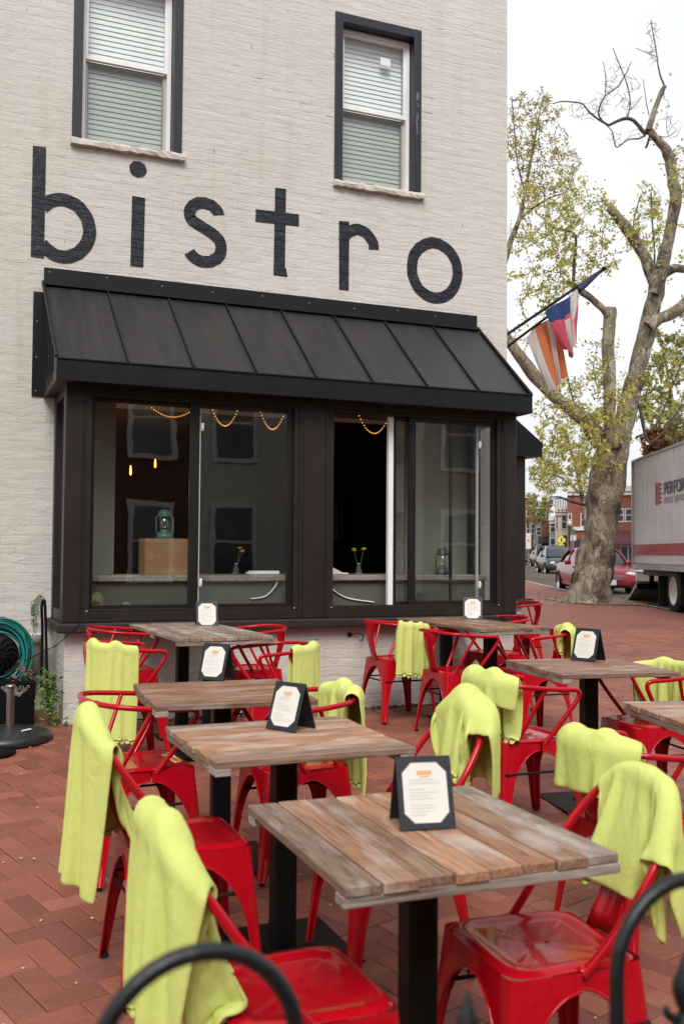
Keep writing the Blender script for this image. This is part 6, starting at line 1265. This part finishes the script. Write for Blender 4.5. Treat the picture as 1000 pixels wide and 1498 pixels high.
# ---------------------------------------------------------------- far buildings
M['brick_far'] = brick_mat('red brick front', (.30, .085, .05), (.25, .07, .042), (.20, .11, .08), bump=.2); M['brick_far2'] = brick_mat('orange brick front', (.34, .12, .06), (.29, .10, .05), (.24, .14, .1), bump=.2); M['win_dark'] = plain('far window glass', (.04, .05, .06), .1, var=.2, spec=.8); M['trim_w'] = plain('white trim', (.6, .58, .55), .6); M['blue_grey'] = plain('blue grey siding', (.28, .32, .36), .7); M['cream_far'] = plain('cream render', (.56, .50, .40), .8, var=.1); M['maroon'] = plain('maroon awning', (.09, .02, .03), .7, var=.2); M['awn_black'] = plain('black awning', (.012, .012, .014), .7)
def far_building(label, x0, x1, ytop, zc, mat, wins, yb=None, depth=12., extras=None, name='row_house'):
    xm = (x0+x1)/2; c = at(xm, 812, zc); b = zg(c[1]); va = math.atan2(c[0], c[1]); t = thing(name, label, 'building', (c[0], c[1], b), -va); s = zc/F_PX*1.0/1.0; k = math.cos(va-YAW); rr = zc/math.cos(math.atan((xm-500)/F_PX)); sx = rr/F_PX*math.cos(math.atan((xm-500)/F_PX)); W_ = (x1-x0)*sx; Hh = at(xm, ytop, zc)[2]-b
    mb = MB(); mb.box2((-W_/2, 0, -.3), (W_/2, depth, Hh)); mb.build('wall', mat, t); mb = MB(); mb.box2((-W_/2-.05, -.25, Hh-.3), (W_/2+.05, .0, Hh+.05)); mb.box2((-W_/2, -.14, Hh-.55), (W_/2, 0., Hh-.3)); mb.build('cornice', M['trim_w'] if mat is not M['cream_far'] else M['cream_far'], t)
    X = lambda x: (x-xm)*sx; Z = lambda y: at(xm, y, zc)[2]-b
    for (a0, a1, y0, y1) in wins:
        mb = MB(); mb.box2((X(a0)-.06, -.06, Z(y1)-.08), (X(a1)+.06, .0, Z(y0)+.06)); w_ = mb.build('window', M['trim_w'], t); mb = MB(); mb.box2((X(a0), -.075, Z(y1)), (X(a1), -.058, (Z(y0)+Z(y1))/2-.03)); mb.box2((X(a0), -.075, (Z(y0)+Z(y1))/2+.03), (X(a1), -.058, Z(y0))); mb.build('pane', M['win_dark'], w_)
    if extras: extras(t, X, Z)
def ex_shop(t, X, Z):
    mb = MB(); mb.prism([(0, Z(776)), (-1.6, Z(793)), (-1.6, Z(797)), (0, Z(797))], X(893), X(929), 'x'); fix_normals(mb.build('awning', M['maroon'], t))
    mb = MB(); mb.box2((X(894), -.08, Z(822)), (X(928), 0, Z(798))); w_ = mb.build('shop_window', M['trim_w'], t); mb = MB()
    for a in (896, 907, 918): mb.box2((X(a), -.1, Z(820)), (X(a+9), -.08, Z(800)))
    mb.build('pane', M['win_dark'], w_)
    mb = MB(); mb.box2((X(839), -.12, Z(776)), (X(858), 0, Z(771))); mb.build('sign_board', M['trim_w'], t); mb = MB(); mb.box2((X(841), -.06, Z(820)), (X(862), 0, Z(789))); mb.build('shop_front', M['win_dark'], t); mb = MB(); mb.box2((X(866), -.05, Z(835)), (X(873), 0, Z(795))); mb.build('door', M['awn_black'], t)
far_building('red brick corner shop with maroon awning behind the sycamore trunk', 831, 932, 712, 66., M['brick_far'], [(851, 862, 752, 769), (864, 875, 752, 769), (853, 862, 722, 729), (900, 910, 745, 762), (914, 924, 745, 762), (833, 836, 752, 768)], extras=ex_shop, name='brick_shop')
def ex_turret(t, X, Z):
    mb = MB()
    for k in range(9): mb.tube([(X(812+k*2.4), -.1, Z(744)), (X(812+k*2.4), -.1, Z(729))], .03, 5)
    mb.tube([(X(811), -.1, Z(729)), (X(833), -.1, Z(729))], .04, 5); mb.build('roof_railing', M['awn_black'], t); mb = MB()
    for k in range(3): mb.box2((X(816+k*5.3), -.27, Z(747.5)), (X(818.4+k*5.3), -.255, Z(745)))
    mb.build('cornice_opening', M['awn_black'], t)
far_building('narrow cream turret house with tall dark windows and roof railing', 812, 832, 743, 74., M['cream_far'], [(821.5, 828, 753, 773), (813.5, 815.5, 753, 773), (823, 829, 783, 803)], extras=ex_turret)
far_building('slate blue fronted house with white cornice between cream turret and brick house', 803, 812, 756, 80., M['blue_grey'], [(805, 811, 763, 778), (805, 811, 788, 806)])
def ex_awn(t, X, Z):
    mb = MB(); mb.prism([(0, Z(785)), (-1.5, Z(793)), (-1.5, Z(795)), (0, Z(795))], X(787), X(804), 'x'); fix_normals(mb.build('awning', M['awn_black'], t))
far_building('orange brick house with black awning down the street', 792, 804, 724, 86., M['brick_far2'], [(794, 797, 745, 760), (799, 802, 745, 760)], extras=ex_awn)
far_building('pale blue grey house squeezed between two brick houses far down the street', 783, 792, 735, 92., M['blue_grey'], [(785, 790, 750, 765), (785, 790, 772, 782)])
far_building('red brick house farthest left beside the bistro corner', 757, 783, 720, 98., M['brick_far'], [(770, 774, 740, 755), (777, 781, 740, 755), (770, 774, 766, 780), (777, 781, 766, 780)])

# signs and lamp
M['sign_y'] = plain('fluorescent yellow sign', (.80, .72, .02), .5, var=.03); M['sign_g'] = plain('green street sign', (.02, .16, .09), .5)
def ped_sign():
    zc = 62.; c = at(821, 790, zc); g0_ = zg(c[1]); va = math.atan2(c[0], c[1]); t = thing('crossing_sign', 'bright yellow diamond pedestrian crossing sign above the minivan', 'sign', (c[0], c[1], g0_), -va); h = c[2]-g0_; s = 6.4*zc/F_PX
    mb = MB(); mb.tube([(0, .03, 0), (0, .03, h+s)], .035, 8); mb.build('post', M['steel'], t)
    mb = MB(); mb.prism([(-s, h), (0, h-s), (s, h), (0, h+s)], -.02, .0, 'y'); fix_normals(mb.build('diamond', M['sign_y'], t))
    mb = MB(); q = s*.10; mb.lathe([(0, -.004), (q*1.0, -.003), (q, 0)], 10, (.0, -.022, h+s*.52), ax='y')
    for a, b in (((0, .40), (0, -.02)), ((0, -.02), (-.22, -.5)), ((0, -.02), (.2, -.5)), ((0, .32), (-.24, .06)), ((0, .32), (.24, .1))): mb.tube([(a[0]*s, -.024, h+a[1]*s), (b[0]*s, -.024, h+b[1]*s)], q*.8, 6)
    mb.build('walking_figure', M['awn_black'], t)
    mb = MB(); mb.box((0, -.01, h-s*1.25), (s*1.1, .02, s*.55)); mb.build('arrow_plate', M['sign_y'], t); mb = MB(); mb.tube([(s*.35, -.023, h-s*1.1), (-s*.3, -.023, h-s*1.4)], s*.06, 5); mb.build('arrow', M['awn_black'], t)
ped_sign()
def post_sign(name, label, x, y0, y1, w, zc, mat, cat='sign', line=None):
    c = at(x, y0, zc); g0_ = zg(c[1]); va = math.atan2(c[0], c[1]); t = thing(name, label, cat, (c[0], c[1], g0_), -va); z1, z0 = c[2]-g0_, at(x, y1, zc)[2]-g0_; W_ = w*zc/F_PX
    mb = MB(); mb.tube([(0, .04, 0), (0, .04, z1)], .03, 8); mb.build('post', M['steel'], t); mb = MB(); mb.box2((-W_/2, -.015, z0), (W_/2, .015, z1), bev=.01); mb.build('panel', mat, t)
    if line: mb = MB(); mb.box2((-W_*.25, -.018, z0+(z1-z0)*.5), (W_*.2, -.0155, z0+(z1-z0)*.58)); mb.build('mark', line, t)
post_sign('banner_sign', 'tall white sign panel just past the bay corner', 772.5, 780, 803, 7.5, 52., M['trim_w'], line=M['lamp_red'])
post_sign('street_sign', 'small white notice sign beside the lamp post', 838, 783, 791, 8.5, 60., M['trim_w'])
post_sign('street_sign', 'green street name sign under the globe lamp', 837, 774, 779, 9, 59., M['sign_g'])
c = at(832.5, 766, 58.); t = thing('street_lamp', 'globe street lamp standing before the red brick shop', 'street lamp', (c[0], c[1], zg(c[1]))); h = c[2]-zg(c[1]); mb = MB(); mb.lathe([(.16, 0), (.12, .3), (.06, .6), (.045, h-.25), (.07, h-.2), (.07, h-.15)], 12); mb.build('post', M['awn_black'], t); mb = MB(); mb.lathe([(.06, -.16), (.13, -.1), (.15, 0), (.12, .1), (.05, .16), (0, .2)], 14, (0, 0, h)); mb.build('globe', plain('frosted globe', (.55, .46, .36), .4), t)

# ---------------------------------------------------------------- row across the lane, seen mirrored in the bay glass
M['house_red'] = brick_mat('dark red brick row', (.13, .035, .028), (.10, .03, .024), (.10, .06, .05), bump=.2); M['house_white'] = plain('white rendered front', (.52, .50, .46), .8, var=.1); M['house_tan'] = plain('tan painted brick', (.34, .26, .2), .8, var=.1); M['slate'] = plain('slate roof', (.06, .065, .075), .7, var=.2)
def row_house(label, x0, x1, h, mat, wx, bayw=None):
    y = -11.; t = thing('row_house', label, 'house', ((x0+x1)/2, y, zg(-6)), PI); W_ = x1-x0
    mb = MB(); mb.box2((-W_/2, 0, -.3), (W_/2, 9, h)); mb.build('wall', mat, t); mb = MB(); mb.box2((-W_/2, -.35, h-.1), (W_/2, .1, h+.35)); mb.build('cornice', M['trim_w'] if mat is M['house_red'] else M['slate'], t)
    for fx in wx:
        for z0 in (1.1, 4.3, 7.2):
            if z0+1.9 > h: continue
            mb = MB(); mb.box2((fx*W_-.62, -.08, z0-.12), (fx*W_+.62, .02, z0+2.0)); w_ = mb.build('window', M['trim_w'], t); mb = MB(); mb.box2((fx*W_-.48, -.1, z0), (fx*W_+.48, -.075, z0+.9)); mb.box2((fx*W_-.48, -.1, z0+.98), (fx*W_+.48, -.075, z0+1.85)); mb.build('pane', M['win_dark'], w_)
    if bayw is not None:
        mb = MB(); a = bayw*W_; mb.prism([(a-1.5, 0), (a-.9, -1.1), (a+.9, -1.1), (a+1.5, 0)], -.2, 6.2, 'z'); bw = fix_normals(mb.build('bay', mat, t)); mb = MB(); mb.prism([(a-1.7, 0), (a, 0), (a, -1.35), (a-1., -1.3)], 6.2, 6.5, 'z'); mb.prism([(a, 0), (a+1.7, 0), (a+1., -1.3), (a, -1.35)], 6.2, 6.5, 'z'); fix_normals(mb.build('bay_roof', M['slate'], bw)); mb = MB()
        for z0 in (1.2, 4.0): mb.box2((a-.55, -1.14, z0), (a+.55, -1.105, z0+1.75))
        mb.build('bay_pane', M['win_dark'], bw)
row_house('dark red brick row house mirrored at left in the bay glass', .2, 6.6, 8.6, M['house_red'], (-.3, .05, .34))
row_house('white row house with projecting bay mirrored in the middle of the bay glass', 6.6, 13.2, 8.2, M['house_white'], (-.36, .36), 0.)
row_house('tan row house mirrored at right in the bay glass', 13.2, 20.5, 8.8, M['house_tan'], (-.3, .05, .34))
row_house('dark brick row house across the lane at far left', -7.5, .2, 8.4, M['house_red'], (-.3, .05, .34))
